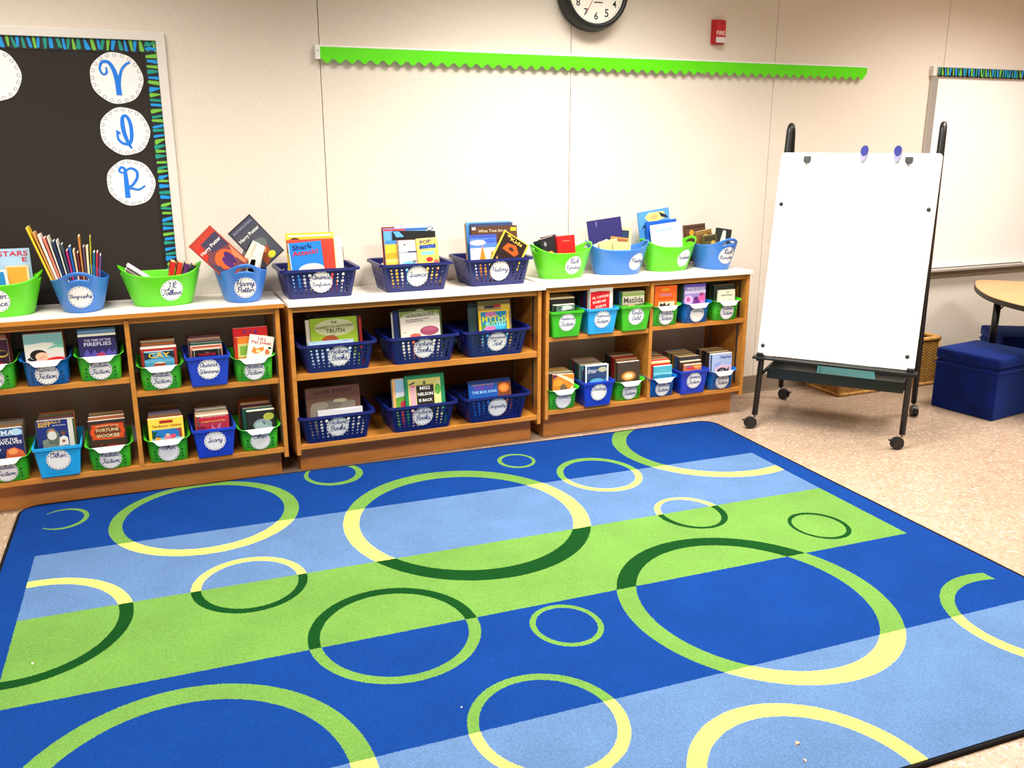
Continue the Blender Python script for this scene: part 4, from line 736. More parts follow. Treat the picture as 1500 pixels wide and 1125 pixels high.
# tolkein tub
TK='the green Tolkein tub'
for i,(c,h,a,x,nm) in enumerate([((206,40,36),.172,13,.128,'red paperback with orange foot nearest the middle of '+TK),((214,60,40),.170,16,.148,'second red paperback leaning in '+TK),((96,44,110),.166,19,.167,'purple paperback leaning in '+TK),((44,52,50),.162,23,.184,'dark green paperback at the right end of '+TK)]):
    tb(.085,h,.018,x,-.180,Z1+.008,a,0,90,c,nm,pg='pages')
for i,(h,t,z,c,nm) in enumerate([(.165,.012,.040,(226,214,180),'cream paperback slumped at the left of '),(.160,.010,.058,(150,120,126),'grey pink paperback slumped at the left of '),(.158,.010,.074,(216,212,222),'pale lilac paperback slumped at the left of ')]):
    tb(.085,h,t,.108+.004*i,-.180,Z1+z-.002,-52,0,90,c,nm+TK)
# wizard tub
def wizbook(tlx,tlz,y,w,h,t,roll,c,lab,art,tt,lean=-8,yaw=0):
    """placed by its upper left cover corner"""
    a=R(roll); bx0=tlx+ (w/2)*math.cos(a)-h*math.sin(a); bz0=tlz-(w/2)*-1*math.sin(a)*-1*-1-h*math.cos(a) if 0 else tlz-h*math.cos(a)-(w/2)*math.sin(a)
    tb(w,h,t,bx0,y,bz0,lean,roll,yaw,c,lab,art,tt,'pages3')
a1=[('P',[(.04,.03),(.96,.03),(.96,.97),(.04,.97)],(120,64,70)),('R',.04,.86,.96,.97,(186,60,46)),('P',[(.04,.86),(.3,.86),(.2,.6),(.04,.55)],(206,50,36)),('P',[(.3,.86),(.96,.86),(.96,.5),(.4,.6)],(66,60,84)),('E',.52,.34,.34,.2,(236,96,44)),('E',.5,.26,.12,.14,(84,44,110)),('E',.66,.3,.12,.15,(74,40,100)),('P',[(.96,.5),(.8,.3),(.86,.03),(.96,.03)],(226,130,90)),('P',[(.04,.5),(.24,.3),(.2,.03),(.04,.03)],(70,66,84))]
wizbook(.229,1.012,-.262,.122,.205,.030,-43,(170,60,48),'red paperback with white title tilted left in the wizard tub',a1,[('Harry Potter',.5,.70,.86,(248,242,226),0,.16)])
a2=[('R',.03,.03,.97,.97,(70,72,82)),('R',.03,.82,.97,.97,(66,66,84)),('E',.5,.42,.3,.13,(92,100,100)),('P',[(.2,.0),(.3,.3),(.5,.4),(.7,.3),(.6,.1)],(150,72,44)),('E',.5,.3,.1,.07,(206,130,80)),('E',.6,.12,.14,.07,(196,196,50))]
wizbook(.394,1.051,-.185,.122,.205,.034,-40,(44,42,50),'black and grey paperback tilted left behind the red wizard book',a2,[('ROWLING',.5,.90,.8,(150,150,170),0,.05),('Harry Potter',.5,.70,.86,(240,238,230),0,.15)])
for i,(x,y,z,a,h,t) in enumerate([(.430,-.225,.045,24,.205,.036),(.395,-.165,.055,30,.215,.034),(.440,-.225,.016,12,.165,.028),(.462,-.200,.012,15,.21,.024)]):
    tb(.09,h,t,x,y,Z1+z,-a,0,-90,((214,206,190),(60,50,50),(196,186,170),(120,70,40))[i],['thick cream paperback edge on, leaning right','dark spined paperback leaning right at back','short cream paperback leaning at front right','brown backed paperback leaning far right'][i]+' in the wizard tub')
# right bookcase tubs
tb(.080,.190,.016,1.900,-.205,Z3t+.012,-7,-11,8,(34,32,34),'black paperback with fiery cover at left of the red book',[('E',.55,.45,.3,.2,(206,140,60)),('E',.5,.42,.15,.1,(240,200,90)),('E',.3,.85,.1,.06,(130,130,130))])
tb(.070,.176,.012,1.892,-.150,Z3t+.012,-5,-13,4,(24,40,36),'dark green paperback at the left end of the Rick Riordan tub')
tb(.080,.194,.018,1.915,-.178,Z3t+.012,-7,-8,8,(70,34,56),'plum paperback second from left in the green Rick Riordan tub',[('E',.4,.6,.3,.2,(110,60,84))])
tb(.09,.190,.020,1.930,-.150,Z3t+.010,-7,-5,14,(200,190,160),'grey green paperback beside the red book',[('R',0,0,1,1,(176,176,150))])
tb(.100,.196,.020,1.972,-.205,Z3t+.008,-6,-2,6,(206,30,28),'bright red book facing out of the green Rick Riordan tub',[('R',.3,.86,.7,.88,(230,120,100))]+[('R',.2,.6+.04*i,.8,.61+.04*i,(180,24,24)) for i in range(5)])
tb(.18,.205,.010,2.240,-.130,Z3t+.066,-6,-7,-8,(48,44,104),'large indigo picture book standing in the Poetry tub',[('R',0,0,1,1,(46,42,100)),('R',.24,.84,.27,.96,(120,118,160))])
tb(.09,.205,.012,2.318,-.110,Z3t+.020,-6,6,-8,(206,196,150),'tan edged book at the right of the Poetry tub',[('R',.15,.1,.85,.92,(40,60,84)),('R',.2,.5,.8,.7,(190,160,60))])
for i,(x,y,rl,h,c) in enumerate([(2.225,-.205,-10,.158,(214,204,150)),(2.250,-.190,8,.168,(190,140,70)),(2.262,-.222,3,.146,(206,210,150)),(2.215,-.172,-18,.150,(220,212,180))]):
    tb(.095,h,.008,x,y,Z3t+.016,-6,rl,-12+4*i,c,['pale olive paperback tilted left','tan paperback peeking up','yellow green paperback at the front','cream paperback slumped left'][i]+' in the Poetry tub',[('R',.06,.06,.94,.96,[(196,196,130),(150,100,60),(190,200,130),(230,224,200)][i])])
tb(.190,.225,.010,2.545,-.100,Z3t+.080,-4,-7,2,(84,150,210),'tall sea blue picture book at back of the Habitats tub',[('R',0,.0,1,.6,(70,136,206)),('P',[(.2,.86),(.35,.95),(.8,.94),(.9,.8),(.6,.74),(.3,.76)],(236,206,120)),('P',[(.05,.60),(.26,.78),(.32,.7)],(30,36,60)),('P',[(.66,.94),(.9,.84),(.95,.76),(.72,.82)],(30,36,60)),('E',.5,.84,.12,.05,(236,160,110)),('R',0,.2,1,.3,(60,120,196))])
tb(.185,.205,.012,2.568,-.125,Z3t+.046,-5,-4,2,(30,90,190),'royal blue book behind the white one in the Habitats tub')
tb(.185,.205,.008,2.580,-.160,Z3t+.034,-6,-5,2,(226,236,238),'white book with pale blue lettering in the Habitats tub',[('R',0,0,1,1,(228,238,240)),('E',.5,.65,.3,.12,(214,232,238)),('E',.3,.55,.14,.07,(200,226,236))],[('HORIZON',.42,.85,.54,(100,170,214),2,.07)])
tb(.06,.19,.010,2.655,-.105,Z3t+.020,-5,5,4,(236,170,160),'pink edged book at the right of the Habitats tub')
tb(.125,.190,.024,2.800,-.085,Z3t+.030,-6,-4,0,(92,62,44),'brown book with a gold disc at the back of the end tub',[('E',.3,.78,.12,.08,(206,150,50)),('R',.05,.9,.95,.94,(60,40,30))])
tb(.10,.165,.016,2.822,-.150,Z3t+.030,-6,-9,0,(140,106,50),'gold paperback tilted in the blue tub at the right end',[('R',.1,.1,.9,.9,(110,82,40)),('E',.6,.8,.14,.08,(190,150,60))])
tb(.085,.155,.016,2.812,-.205,Z3t+.020,-6,-5,0,(90,84,40),'olive paperback at the front left of the end tub',[('R',.08,.8,.92,.95,(60,54,30)),('E',.7,.7,.16,.1,(206,160,60))])
tb(.085,.185,.018,2.862,-.200,Z3t+.020,-5,9,-8,(40,44,40),'black paperback with pale figure at right of the end tub',[('P',[(.1,.1),(.4,.95),(.6,.95),(.7,.5),(.5,.1)],(206,210,196)),('E',.6,.5,.2,.15,(110,116,96))])
# ---------------------------------------------------------------- bulletin board
bb=empty('bulletin_board',(.2254,0,1.3)); tag(bb,'black bulletin board with pale frame and blue green trim on the left wall','board')
BX0,BX1,BZ0,BZ1=-2.2,.2254,.73,1.852
def bbx(n,a,b,c,d,e,f,m,bev=0): return bx(n,a-.2254,b-.2254,c,d,e-1.3,f-1.3,m,bb,bev)
bbx('paper_backing',BX0+.02,BX1-.02,-.010,-.001,BZ0+.02,BZ1-.02,M['paperblack'])
bbx('frame',BX0,BX1,-.022,-.001,BZ1-.034,BZ1,M['aluw'],.002); bbx('frame',BX0,BX1,-.022,-.001,BZ0,BZ0+.034,M['aluw'],.002)
bbx('frame',BX1-.036,BX1,-.0215,-.001,BZ0+.03,BZ1-.03,M['aluw'],.002); bbx('frame',BX0,BX0+.036,-.0215,-.001,BZ0+.03,BZ1-.03,M['aluw'],.002)
TRIMC=[M['blackp'],mat((38,150,226),.6,'trim_blue',.2),mat((120,190,70),.6,'trim_green',.2),mat((40,150,130),.6,'trim_teal',.2)]
def trim_strip(L,h,seed,step=.036):
    """strip along +X hanging to -Z, wavy lower edge, wedges printed on it"""
    rnd=random.Random(seed); bm=bmesh.new(); n=int(L/.006); top=[]; bot=[]; bt=[];bb2=[]
    def edge(x): return -h*(.90+.10*abs(math.sin(PI*x/step)))
    for i in range(n+1):
        x=L*i/n; top.append(bm.verts.new((x,0,0))); bot.append(bm.verts.new((x,0,edge(x)))); bt.append(bm.verts.new((x,.0008,0))); bb2.append(bm.verts.new((x,.0008,edge(x))))
    for i in range(n):
        bm.faces.new((top[i],bot[i],bot[i+1],top[i+1])); bm.faces.new((bt[i],bt[i+1],bb2[i+1],bb2[i])); bm.faces.new((bot[i],bb2[i],bb2[i+1],bot[i+1]))
    x=.002; last=0
    while x<L-.014:
        wdt=rnd.uniform(.010,.017); c=rnd.choice([k for k in (1,2,3,1) if k!=last]); last=c; sk=rnd.uniform(-.007,.007); fl=rnd.uniform(.55,1.5)
        xa,xb=x,x+wdt*(1.6-fl)*.9+.003; ya,yb=x+sk+.001,min(L-.001,x+sk+wdt*fl*.8+.003)
        ya=max(.001,ya); z1=edge((ya+yb)/2)+.006
        f=bm.faces.new([bm.verts.new(p) for p in ((xa,-.0006,-.001),(ya,-.0006,z1+.003),((ya+yb)/2,-.0006,z1-.001),(yb,-.0006,z1+.002),(xb,-.0006,-.001))]); f.material_index=c
        x+=wdt+.0075
    return bm
o=obj('trim_strip',trim_strip(1.9,.050,3),TRIMC,bb,loc=(BX1-.036-1.9-.2254,-.0125,BZ1-.034-1.3))
o=obj('trim_strip',trim_strip(1.05,.050,5),TRIMC,bb,loc=(BX1-.036-.2254,-.0130,BZ1-.037-1.3)); o.rotation_euler=(0,R(90),0)
def letter_card(x,z,strokes,label,r=.0985,wd=.011,sx=1):
    t=empty('letter_card',(x,-.0115,z)); tag(t,label,'card','round letter cards on the bulletin board')
    bm=bmesh.new(); n=90; pts=[]
    for i in range(n):
        a=2*PI*i/n; rr=r*(1+.012*math.cos(a*7)); pts.append((rr*math.cos(a)*sx,rr*math.sin(a)))
    prism(bm,pts,0,-.0016); obj('card',bm,M['card'],t)
    bm=bmesh.new()
    for i in range(20):
        a=2*PI*i/20; c=(r*.91*math.cos(a),r*.91*math.sin(a)); q=[(c[0]+.0062*math.cos(a+PI+b*2*PI*.9/10+.3),c[1]+.0062*math.sin(a+PI+b*2*PI*.9/10+.3)) for b in range(-5,6)]; ribbon(bm,q,.0016,-.0019)
    obj('loop_border',bm,mat((90,86,84),.7,'grey_print',.1),t)
    bm=bmesh.new()
    for si,st in enumerate(strokes):
        q=smoothpts([(p[0]*r,p[1]*r,p[2] if len(p)>2 else 1) for p in st],6); ribbon(bm,[(v.x,v.y,v.z) for v in q],wd,-.0021-.0009*si)
    obj('lettering',bm,mat((40,124,226),.5,'blue_ink',.2),t); return t
letter_card(.030,1.671,[[(-.36,.42,.6),(-.36,.2,.8),(-.5,.14,.8),(-.6,.34,.8),(-.5,.6,1),(-.25,.6,1.2),(-.08,.3,1.5),(0,-.1,1.7),(.03,-.66,1.9)],[(.03,-.66,1.9),(.06,-.2,1.3),(.2,.3,.9),(.4,.55,.8),(.56,.62,.7)]],'white round card with a curly blue letter V')
letter_card(.040,1.465,[[(-.32,-.02,.8),(-.3,-.34,.9),(-.1,-.52,1),(.14,-.5,1.1),(.24,-.2,1.3),(.24,.3,1.3),(.12,.62,1.1),(-.04,.6,1.2),(-.08,.3,1.5),(-.04,-.1,1.5),(.08,-.5,1.2),(.2,-.72,.7)],[(-.36,.02,.9),(-.2,-.1,.7)]],'white round card with a looped blue letter below the V card',r=.094)
letter_card(.042,1.260,[[(-.3,.42,.7),(-.44,.5,.8),(-.36,.66,.9),(-.22,.6,1),(-.2,.3,1.5),(-.2,-.3,1.8),(-.2,-.66,1.9)],[(-.3,.4,.7),(.0,.62,.8),(.26,.5,1),(.26,.2,1),(.02,-.12,.9),(-.18,-.2,.8),(.06,-.26,.8),(.3,-.3,.7),(.56,-.14,.6)]],'white round card with a blue letter, lowest of the three cards',r=.093)
letter_card(-.410,1.674,[[(-.45,.5,1),(-.5,0,1.2),(-.3,-.4,1.2),(0,-.38,1.1),(.16,-.1,1),(.2,.22,.8)]],'white round letter card cut off by the left edge of the photo')
# ---------------------------------------------------------------- green scalloped strip on display rail
dr=empty('display_rail',(2.37,0,1.8)); tag(dr,'long white display rail with bright green scalloped border on the back wall','rail')
bx('rail',.833-2.37,3.911-2.37,-.026,-.0005,.020,.0275,M['white'],dr,.001); bx('rail_back',.833-2.37,3.909-2.37,-.006,-.0005,-.030,.020,M['white'],dr)
bx('end_cap',.831-2.37,.852-2.37,-.027,-.0006,-.031,.026,M['white'],dr,.001); bm=bmesh.new(); disc(bm,(.842-2.37,-.027,.003),.003,'y',.001,10); obj('screw',bm,M['steel'],dr)
gm=mat((96,222,14),.45,'green_border_paper',.3)
for a,b,yy in ((.852,2.832,-.0265),(2.828,3.911,-.0279)):
    bm=bmesh.new(); n=int((b-a)/.0055); T=[];B=[];T2=[];B2=[]
    for i in range(n+1):
        x=a+(b-a)*i/n; z=-.029-.018*(.5-.5*math.cos(2*PI*(x-.852)/.0555))
        if b-x<.02: z+=.018*(1-(b-x)/.02)
        T.append(bm.verts.new((x-2.37,yy,.020)));B.append(bm.verts.new((x-2.37,yy-.003*0,z)));T2.append(bm.verts.new((x-2.37,yy+.0008,.020)));B2.append(bm.verts.new((x-2.37,yy+.0008,z)))
    for i in range(n): bm.faces.new((T[i],B[i],B[i+1],T[i+1])); bm.faces.new((T2[i],T2[i+1],B2[i+1],B2[i])); bm.faces.new((B[i],B2[i],B2[i+1],B[i+1]))
    obj('scalloped_border',bm,gm,dr)
# ---------------------------------------------------------------- clock
ck=empty('wall_clock',(2.168,0,2.113)); tag(ck,'round black rimmed wall clock cut off by the top edge','clock')
bm=bmesh.new(); N=64; prof=[(.150,-.001),(.176,-.004),(.180,-.022),(.176,-.05),(.170,-.078),(.160,-.088),(.150,-.086),(.1455,-.076)]
V=[[bm.verts.new((r*math.cos(2*PI*k/N),y,r*math.sin(2*PI*k/N))) for k in range(N)] for r,y in prof]
for a,b in zip(V,V[1:]):
    for k in range(N): f=bm.faces.new((a[k],a[(k+1)%N],b[(k+1)%N],b[k])); f.smooth=True
bmesh.ops.recalc_face_normals(bm,faces=bm.faces); obj('rim',bm,M['blackp'],ck)
bm=bmesh.new(); disc(bm,(0,-.072,0),.147,'y',.002,64); fc=obj('dial',bm,mat((244,240,226),.35,'dial_paper',.4),ck)
bm=bmesh.new()
for i in range(12):
    a=R(90-30*(i+1)); add_text(bm,str(i+1),.112*math.cos(a),.112*math.sin(a),.021 if i<9 else .036,-.0746,0,0,.042)
for i in range(60):
    a=R(6*i); q=[(.136*math.cos(a),.136*math.sin(a)),((.141 if i%5 else .1385)*math.cos(a),(.141 if i%5 else .1385)*math.sin(a))]; ribbon(bm,q,.0016 if i%5 else .005,-.0746)
ribbon(bm,[(-.012,-.052),(.034,-.052)],.005,-.0746)
obj('numerals',bm,M['blackp'],fc)
for nm,ang,L,wd,m,yy in (('hour_hand',60,.075,.008,M['blackp'],-.076),('minute_hand',20,.115,.006,M['blackp'],-.0775),('second_hand',-118,.118,.0026,mat((190,40,40),.5,'red_hand'),-.079)):
    bm=bmesh.new(); a=R(ang); ribbon(bm,[(-.02*math.cos(a),-.02*math.sin(a)),(L*math.cos(a),L*math.sin(a))],wd,yy); 
    for v in list(bm.verts): pass
    ex=bmesh.ops.extrude_face_region(bm,geom=bm.faces[:]); bmesh.ops.translate(bm,verts=[g for g in ex['geom'] if isinstance(g,bmesh.types.BMVert)],vec=(0,-.0008,0)); obj(nm,bm,m,ck)
# ---------------------------------------------------------------- fire alarm
fa=empty('fire_alarm',(2.911,0,1.966)); tag(fa,'small red fire alarm strobe on the wall right of the clock','alarm')
red=mat((196,22,28),.35,'red_plastic'); bm=bmesh.new(); box(bm,-.038,.038,-.014,-.0005,-.060,.060,bev=.004); obj('back_plate',bm,red,fa)
bm=bmesh.new(); prism(bm,[(-.034,-.056),(.034,-.056),(.034,.056),(-.034,.056)],-.014,-.034); bmesh.ops.bevel(bm,geom=bm.edges[:],offset=.004,segments=2,affect='EDGES'); obj('housing',bm,red,fa)
bm=bmesh.new(); box(bm,-.029,.029,-.044,-.034,-.054,-.026,bev=.005); obj('strobe_lens',bm,mat((222,214,214),.1,'clear_lens',.6),fa)
bm=bmesh.new(); add_text(bm,'FIRE',.001,-.006,.050,-.0356,0,0,.024); obj('lettering',bm,mat((250,236,232),.5,'white_print'),fa)
bm=bmesh.new(); disc(bm,(.012,-.034,.038),.004,'y',.002,12); obj('sounder_hole',bm,M['blackp'],fa)
# ---------------------------------------------------------------- wall whiteboard
wbd=empty('wall_whiteboard',(4.42,0,1.2)); tag(wbd,'large wall whiteboard with patterned trim, cut off by the right edge','whiteboard')
def wq(n,a,b,c,d,e,f,m,bev=0): return bx(n,a-4.42,b-4.42,c,d,e-1.2,f-1.2,m,wbd,bev)
wq('writing_surface',4.45,6.86,-.012,-.001,.66,1.80,M['wboard'])
wq('side_frame',4.418,4.466,-.020,-.001,.64,1.80,M['alu'],.003); wq('side_frame',6.84,6.888,-.020,-.001,.64,1.80,M['alu'],.003)
wq('map_rail',4.412,6.89,-.024,-.001,1.796,1.842,M['alu'],.003); wq('rail_end',4.408,4.436,-.028,-.001,1.790,1.846,M['aluw'],.003)
wq('marker_tray',4.42,6.888,-.062,-.012,.640,.655,M['alu'],.003); wq('tray_apron',4.42,6.888,-.020,-.001,.600,.642,mat((150,134,114),.5,'tray_apron_metal',metal=.2),.002)
obj('trim_strip',trim_strip(2.43,.052,9),TRIMC,wbd,loc=(4.452-4.42,-.0262,1.838-1.2))
bm=bmesh.new(); tube(bm,[(5.37,-.04,.656),(5.37,-.04,.668)],.006,8); o=obj('marker_cap',bm,M['white']); o.location=(0,0,0); tag(o,'small white cap standing on the whiteboard tray','cap')
# ---------------------------------------------------------------- rolling easel
ez=-.8901; ea=empty('rolling_easel',(3.0933,-.8418,0),ez); tag(ea,'rolling whiteboard easel on black casters in front of the wall','easel')
TLT=.231
def fy(z): return (z-.075)*TLT
BKm=M['black']
for s in (-1,1):
    x=s*.350; bm=bmesh.new(); pts=[(x,fy(.07),.07),(x,fy(1.43),1.43)]
    yt=fy(1.43)
    for k in range(9):
        a=PI-PI*k/8; pts.append((x,yt+.042+.042*math.cos(a)+.006,1.455+.045*math.sin(a)))
    pts+=[(x,yt+.094,1.42),(x,.624,.07)]
    tube(bm,pts,.0145,10); obj('side_frame',bm,BKm,ea)
def easel_caster(x,y,rz,nm='caster'):
    bm=bmesh.new(); tube(bm,[(0,0,.06),(0,0,.078)],.007,8); h=obj('caster',bm,M['steel'],ea,loc=(x,y,0)); h.rotation_euler=(0,0,rz)
    bm=bmesh.new()
    for sx in (-.0165,.0035): disc(bm,(sx,-.022,.029),.028,'x',.013,20)
    obj('wheel',bm,M['blackp'],h)
    bm=bmesh.new(); prism(bm,[(-.03+.03*0,.0)]*0 or [(0,0),(0.001,0),(0.001,0.001)],0,.001); bm.clear()
    n=14; arc=[(-.022+.032*math.cos(R(-10+200*k/n)),.029+.032*math.sin(R(-10+200*k/n))) for k in range(n+1)]
    a=[bm.verts.new((-.010,p[0],p[1])) for p in arc]+[bm.verts.new((-.010,-.022,.029))]; b=[bm.verts.new((.010,p[0],p[1])) for p in arc]+[bm.verts.new((.010,-.022,.029))]
    bm.faces.new(a); bm.faces.new(b[::-1]); m=len(a)
    for k in range(m): bm.faces.new((a[k],b[k],b[(k+1)%m],a[(k+1)%m]))
    obj('hood',bm,M['blackp'],h); bx('brake_tab',-.009,.009,-.066,-.048,.044,.050,M['blackp'],h,.001)
easel_caster(-.350,-.001,R(-50)); easel_caster(.350,-.001,R(-50)); easel_caster(-.350,.624,R(70)); easel_caster(.350,.624,R(20))
# board panel (tilted with the front tubes)
bm=bmesh.new(); pts=rrect(-.368,.368,.378,1.369,.018,6); n=len(pts); a=[];b=[]
for p in pts: y=fy(p[1])-.017; a.append(bm.verts.new((p[0],y-.014,p[1]))); b.append(bm.verts.new((p[0],y,p[1])))
bm.faces.new(a); bm.faces.new(b[::-1])
for k in range(n): bm.faces.new((a[k],b[k],b[(k+1)%n],a[(k+1)%n]))
bmesh.ops.recalc_face_normals(bm,faces=bm.faces); bd=obj('board',bm,M['wboard'],ea)
def onb(x,z): return (x,fy(z)-.031,z)
for x,z in ((-.340,1.120),(.338,1.115),(-.345,.425),(.330,.440)):
    bm=bmesh.new(); tube(bm,[(0,.002,0),(0,-.005,0)],.0095,14); obj('button',bm,mat((52,54,50),.4,'grey_plastic'),bd,True,onb(x,z))
for x in (-.240,.225):
    bm=bmesh.new(); prism(bm,[(-.017,.016),(.017,.016),(.017,-.006),(.008,-.015),(-.008,-.015),(-.017,-.006)],-.008,.001); bx_=obj('paper_hook',bm,mat((50,52,46),.4,'grey_plastic'),bd,False,onb(x,1.335)); bx_.rotation_euler=(R(-13),0,0)
    bm=bmesh.new(); tube(bm,[(0,-.004,-.014),(0,-.006,-.026)],.003,6); obj('hook_pin',bm,M['steel'],bx_)
# ledge
bx('ledge',-.385,.385,fy(.365)-.062,fy(.365)-.010,.360,.371,BKm,ea,.002); 
for s in (-1,1): bx('ledge_bracket',s*.352-.016,s*.352+.016,fy(.38)-.050,fy(.38)+.012,.348,.389,BKm,ea,.002)
# tray: shallow trough between side frames
bm=bmesh.new(); x0,x1,y0,y1,z0,z1=-.325,.325,.10,.52,.245,.300
box(bm,x0,x1,y0,y1,z0,z0+.003); 
for q in ((x0,x1,y0,y0+.003),(x0,x1,y1-.003,y1),(x0,x0+.003,y0+.003,y1-.003),(x1-.003,x1,y0+.003,y1-.003)): box(bm,*q,z0+.003,z1)
tr=obj('storage_tray',bm,mat((26,28,28),.3,'black_sheet_metal'),ea)
for s in (-1,1):
    bm=bmesh.new(); tube(bm,[(s*.337,fy(.28)+.01,.28),(s*.337,.56,.28)],.009,8); obj('tray_arm',bm,BKm,ea)
    bm=bmesh.new(); tube(bm,[(s*.337,fy(.49)+.015,.49),(s*.337,.33,.30)],.007,8); obj('brace',bm,BKm,ea)
# things on the easel
def local(x,y,z): 
    c,s=math.cos(ez),math.sin(ez); return (3.0933+c*x-s*y,-.8418+s*x+c*y,z)
fo=empty('teal_folder',local(.03,.31,.2490),ez+R(8)); tag(fo,'teal folder lying in the black tray of the rolling easel','folder')
tm=mat((30,150,150),.5,'teal_card'); bx('cover',-.14,.14,-.16,.16,0,.004,tm,fo,.001); bx('papers',-.135,.135,-.155,.155,.004,.016,M['pages3'],fo); bx('cover',-.14,.14,-.16,.16,.016,.020,tm,fo,.001); bx('second_folder',-.125,.135,-.15,.15,.020,.030,mat((24,120,124),.5,'teal_card_dark'),fo,.001)
def clip(x,lean,lab):
    t=empty('board_clip',local(*(x,fy(1.369)-.034,1.369)),ez); t.rotation_euler=(R(-13),R(lean),ez); tag(t,lab,'clip')
    bm=bmesh.new(); prism(bm,[(.0175*math.cos(2*PI*k/16),.010+.024*math.sin(2*PI*k/16)) for k in range(16)],-.012,-.002); obj('grip',bm,mat((22,34,140),.35,'blue_grip'),t)
    bm=bmesh.new(); prism(bm,[(-.0165,.0),(.0165,.0),(.013,-.022),(.007,-.040),(0,-.046),(-.007,-.040),(-.013,-.022)],-.009,.001); bo=obj('body',bm,mat((162,158,196),.4,'pale_lilac_plastic'),t)
    bm=bmesh.new(); disc(bm,(0,-.009,-.011),.006,'y',.0008,12); obj('spot',bm,mat((22,34,140),.35,'blue_grip'),bo)
    bx('back_jaw',-.014,.014,.022,.028,-.03,.02,M['white'],t,.001)
clip(.022,7,'blue and white clip on the easel board, left of the pair'); clip(.172,2,'blue and white clip on the easel board, right of the pair')
# ---------------------------------------------------------------- ottomans
def ottoman(x,y,rz,s,h,label):
    t=empty('storage_ottoman',(x,y,0),rz); tag(t,label,'ottoman','blue cube ottomans'); vm=NT('blue_velvet',.85,.1); vm.b.inputs['Sheen Weight'].default_value=.35; vm.b.inputs['Sheen Tint'].default_value=(.15,.3,1,1); 
    vm.col(vm.ramp(vm.noise(vm.mp((1,1,1)),7,4),[(.3,lin((5,14,62))),(.7,lin((8,27,104)))])); 
    bm=bmesh.new(); box(bm,-s/2+.004,s/2-.004,-s/2+.004,s/2-.004,0.001,h-.062,bev=.008); obj('box_body',bm,vm.m,t)
    bm=bmesh.new(); box(bm,-s/2,s/2,-s/2,s/2,h-.060,h,bev=.012); ld=obj('lid',bm,vm.m,t,True)
    bm=bmesh.new(); q=s/2; tube(bm,[(-q,-q,h-.079),(q,-q,h-.079),(q,q,h-.079),(-q,q,h-.079),(-q,-q,h-.079)],.003,6,False); obj('welt',bm,vm.m,t); return t
ottoman(4.236,-.775,R(8)-0*PI,.365,.335,'blue velvet cube ottoman in front of the table leg')
ottoman(4.86,-.50,R(-31),.36,.33,'blue velvet cube ottoman behind the table leg, cut off at right')
# ---------------------------------------------------------------- table
tb_=empty('classroom_table',(4.9,-.9,0)); tag(tb_,'wood topped classroom table with black edge, cut off at right','table')
ol=[(4.80,-.205),(4.72,-.235),(4.523,-.415),(4.345,-.645),(4.262,-.84),(4.232,-1.0),(4.25,-1.2),(4.36,-1.4),(4.6,-1.5),(4.95,-1.42),(5.3,-1.2),(5.55,-.95),(5.6,-.75),(5.45,-.6),(5.2,-.5),(4.98,-.36),(4.88,-.25)]
sp=smoothpts([(a-4.9,b+.9,0) for a,b in ol]+[(ol[0][0]-4.9,ol[0][1]+.9,0)],5)[:-1]
def plate(pts,z0,z1,k=1):
    bm=bmesh.new(); c=Vector((0,0)); a=[bm.verts.new((p.x*k,p.y*k,z0)) for p in pts]; b=[bm.verts.new((p.x*k,p.y*k,z1)) for p in pts]; n=len(pts)
    bm.faces.new(a[::-1]); bm.faces.new(b)
    for i in range(n): bm.faces.new((a[i],a[(i+1)%n],b[(i+1)%n],b[i]))
    bmesh.ops.recalc_face_normals(bm,faces=bm.faces); return bm
obj('edge_band',plate(sp,.572,.5985),mat((40,36,32),.5,'black_edge'),tb_); obj('table_top',plate(sp,.5985,.6,.995),wood('table_laminate',(206,138,82),(222,158,102),(2,22,22)),tb_)
for x,y in ((4.40-4.9,-.665+.9),(4.62-4.9,-1.36+.9),(5.38-4.9,-.86+.9)):
    bm=bmesh.new(); tube(bm,[(x,y,.28),(x,y,.572)],.019,14); lg=obj('leg',bm,BKm,tb_); bm=bmesh.new(); tube(bm,[(x,y,.012),(x,y,.29)],.0155,14); obj('lower_tube',bm,M['steel'],lg); bm=bmesh.new(); tube(bm,[(x,y,0.001),(x,y,.014)],.02,14); obj('foot',bm,M['blackp'],lg)
    bm=bmesh.new(); tube(bm,smoothpts([(x+.016,y,.515),(x+.03,y,.525),(x+.055,y,.545),(x+.065,y,.572)],3),.004,6); obj('brace',bm,BKm,tb_)
bm=bmesh.new(); disc(bm,(0,0,0),.022,'z',.0012,20); o=obj('paper_dot',bm,mat((240,130,190),.6,'pink_paper'),loc=(4.46,-.80,.6002)); tag(o,'small pink paper dot on the table top','paper dot')
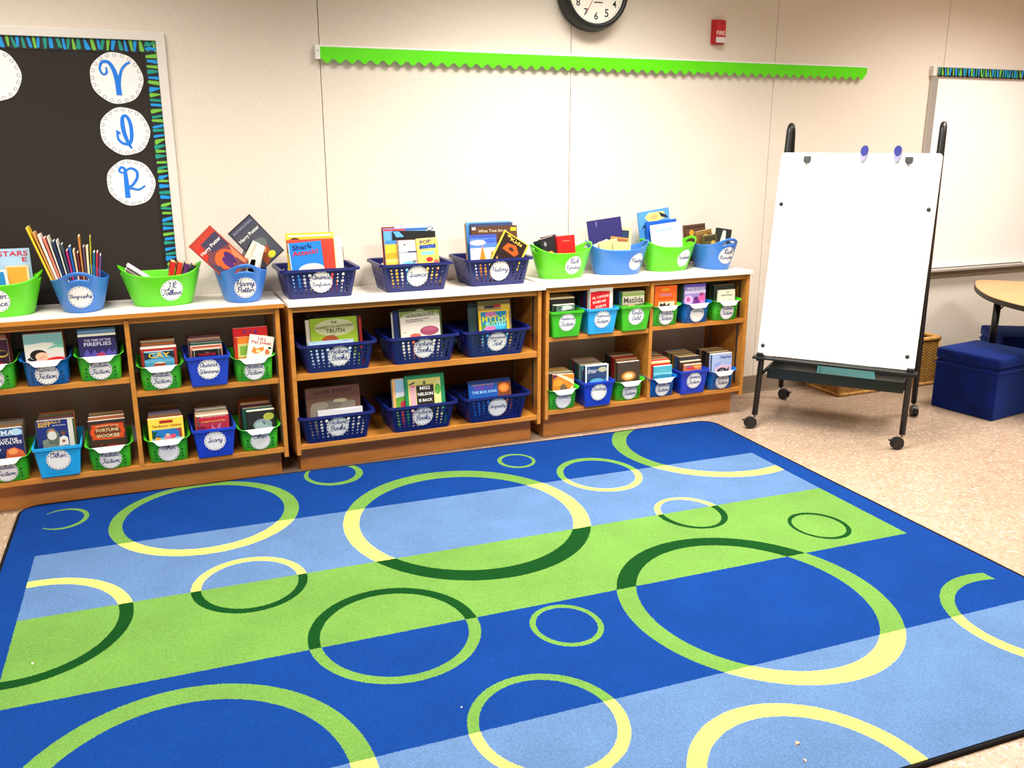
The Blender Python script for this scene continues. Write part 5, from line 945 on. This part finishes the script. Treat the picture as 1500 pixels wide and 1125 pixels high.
# ---------------------------------------------------------------- wicker baskets
def wicker(x,y,w,d,h,label,rz=0):
    t=empty('wicker_basket',(x,y,0),rz); tag(t,label,'basket','wicker baskets behind the easel')
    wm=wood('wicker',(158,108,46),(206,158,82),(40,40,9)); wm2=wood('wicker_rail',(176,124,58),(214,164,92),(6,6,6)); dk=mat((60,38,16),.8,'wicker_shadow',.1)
    rows=int((h-.05)/.0085)
    # horizontal strands weaving in and out around stakes: joined, past counting
    bm=bmesh.new(); per=2*(w+d); 
    for r in range(rows):
        z=.026+.0085*r; N=int(per/.016)//2*2; pts=[]
        for i in range(N+1):
            s=per*i/N; off=.0022*(1 if (i+r)%2 else -1)
            if s<w: p=(-w/2+s,-d/2-off)
            elif s<w+d: p=(w/2+off,-d/2+(s-w))
            elif s<2*w+d: p=(w/2-(s-w-d),d/2+off)
            else: p=(-w/2-off,d/2-(s-2*w-d))
            pts.append((*p,z))
        tube(bm,pts,.0038,4,False)
    tag(obj('woven_strands',bm,wm,t),kind='stuff')
    bx('shade_lining',-w/2+.003,w/2-.003,-d/2+.003,-d/2+.005,.01,h-.02,dk,t); bx('shade_lining',-w/2+.003,w/2-.003,d/2-.005,d/2-.003,.01,h-.02,dk,t); bx('shade_lining',-w/2+.003,-w/2+.005,-d/2+.005,d/2-.005,.01,h-.02,dk,t); bx('shade_lining',w/2-.005,w/2-.003,-d/2+.005,d/2-.005,.01,h-.02,dk,t)  # dark sheets behind the weave paint the shade between strands
    bx('bottom',-w/2+.005,w/2-.005,-d/2+.005,d/2-.005,.008,.012,wm,t)
    for z,rr,nm in ((.011,.0105,'base_rail'),(h-.013,.013,'rim_rail')):
        for a,b in (((-w/2,-d/2),(w/2,-d/2)),((w/2,-d/2),(w/2,d/2)),((w/2,d/2),(-w/2,d/2)),((-w/2,d/2),(-w/2,-d/2))):
            bm=bmesh.new(); n=8; pts=[(a[0]+(b[0]-a[0])*k/n,a[1]+(b[1]-a[1])*k/n,z) for k in range(n+1)]; tube(bm,pts,[rr*(1+(.06 if k%3==0 else -.03)) for k in range(n+1)],8); obj(nm,bm,wm2,t,True)
    for sx in (-1,1):
        for sy in (-1,1):
            bm=bmesh.new(); tube(bm,[(sx*w/2,sy*d/2,.012),(sx*w/2,sy*d/2,h-.012)],.007,8); obj('corner_post',bm,wm2,t)
    bm=bmesh.new()
    for i in range(int(per/.05)):
        s=per*(i+.5)/int(per/.05)
        if s<w: p=(-w/2+s,-d/2)
        elif s<w+d: p=(w/2,-d/2+(s-w))
        elif s<2*w+d: p=(w/2-(s-w-d),d/2)
        else: p=(-w/2,d/2-(s-2*w-d))
        for z,r in ((.011,.0125),(h-.013,.0148)):
            ax=(s<w) or (w+d<s<2*w+d); q=[(p[0]+(-.004 if ax else 0),p[1]+(0 if ax else -.004),z),(p[0]+(.004 if ax else 0),p[1]+(0 if ax else .004),z)]; tube(bm,q,r,8)
    tag(obj('cane_wraps',bm,wm,t),kind='stuff'); return t
wicker(3.852,-.155,.335,.270,.30,'square wicker basket on the floor behind the easel legs')
wicker(4.242,-.158,.365,.265,.30,'wicker basket between the easel and the blue ottoman')
bpy.context.view_layer.update()
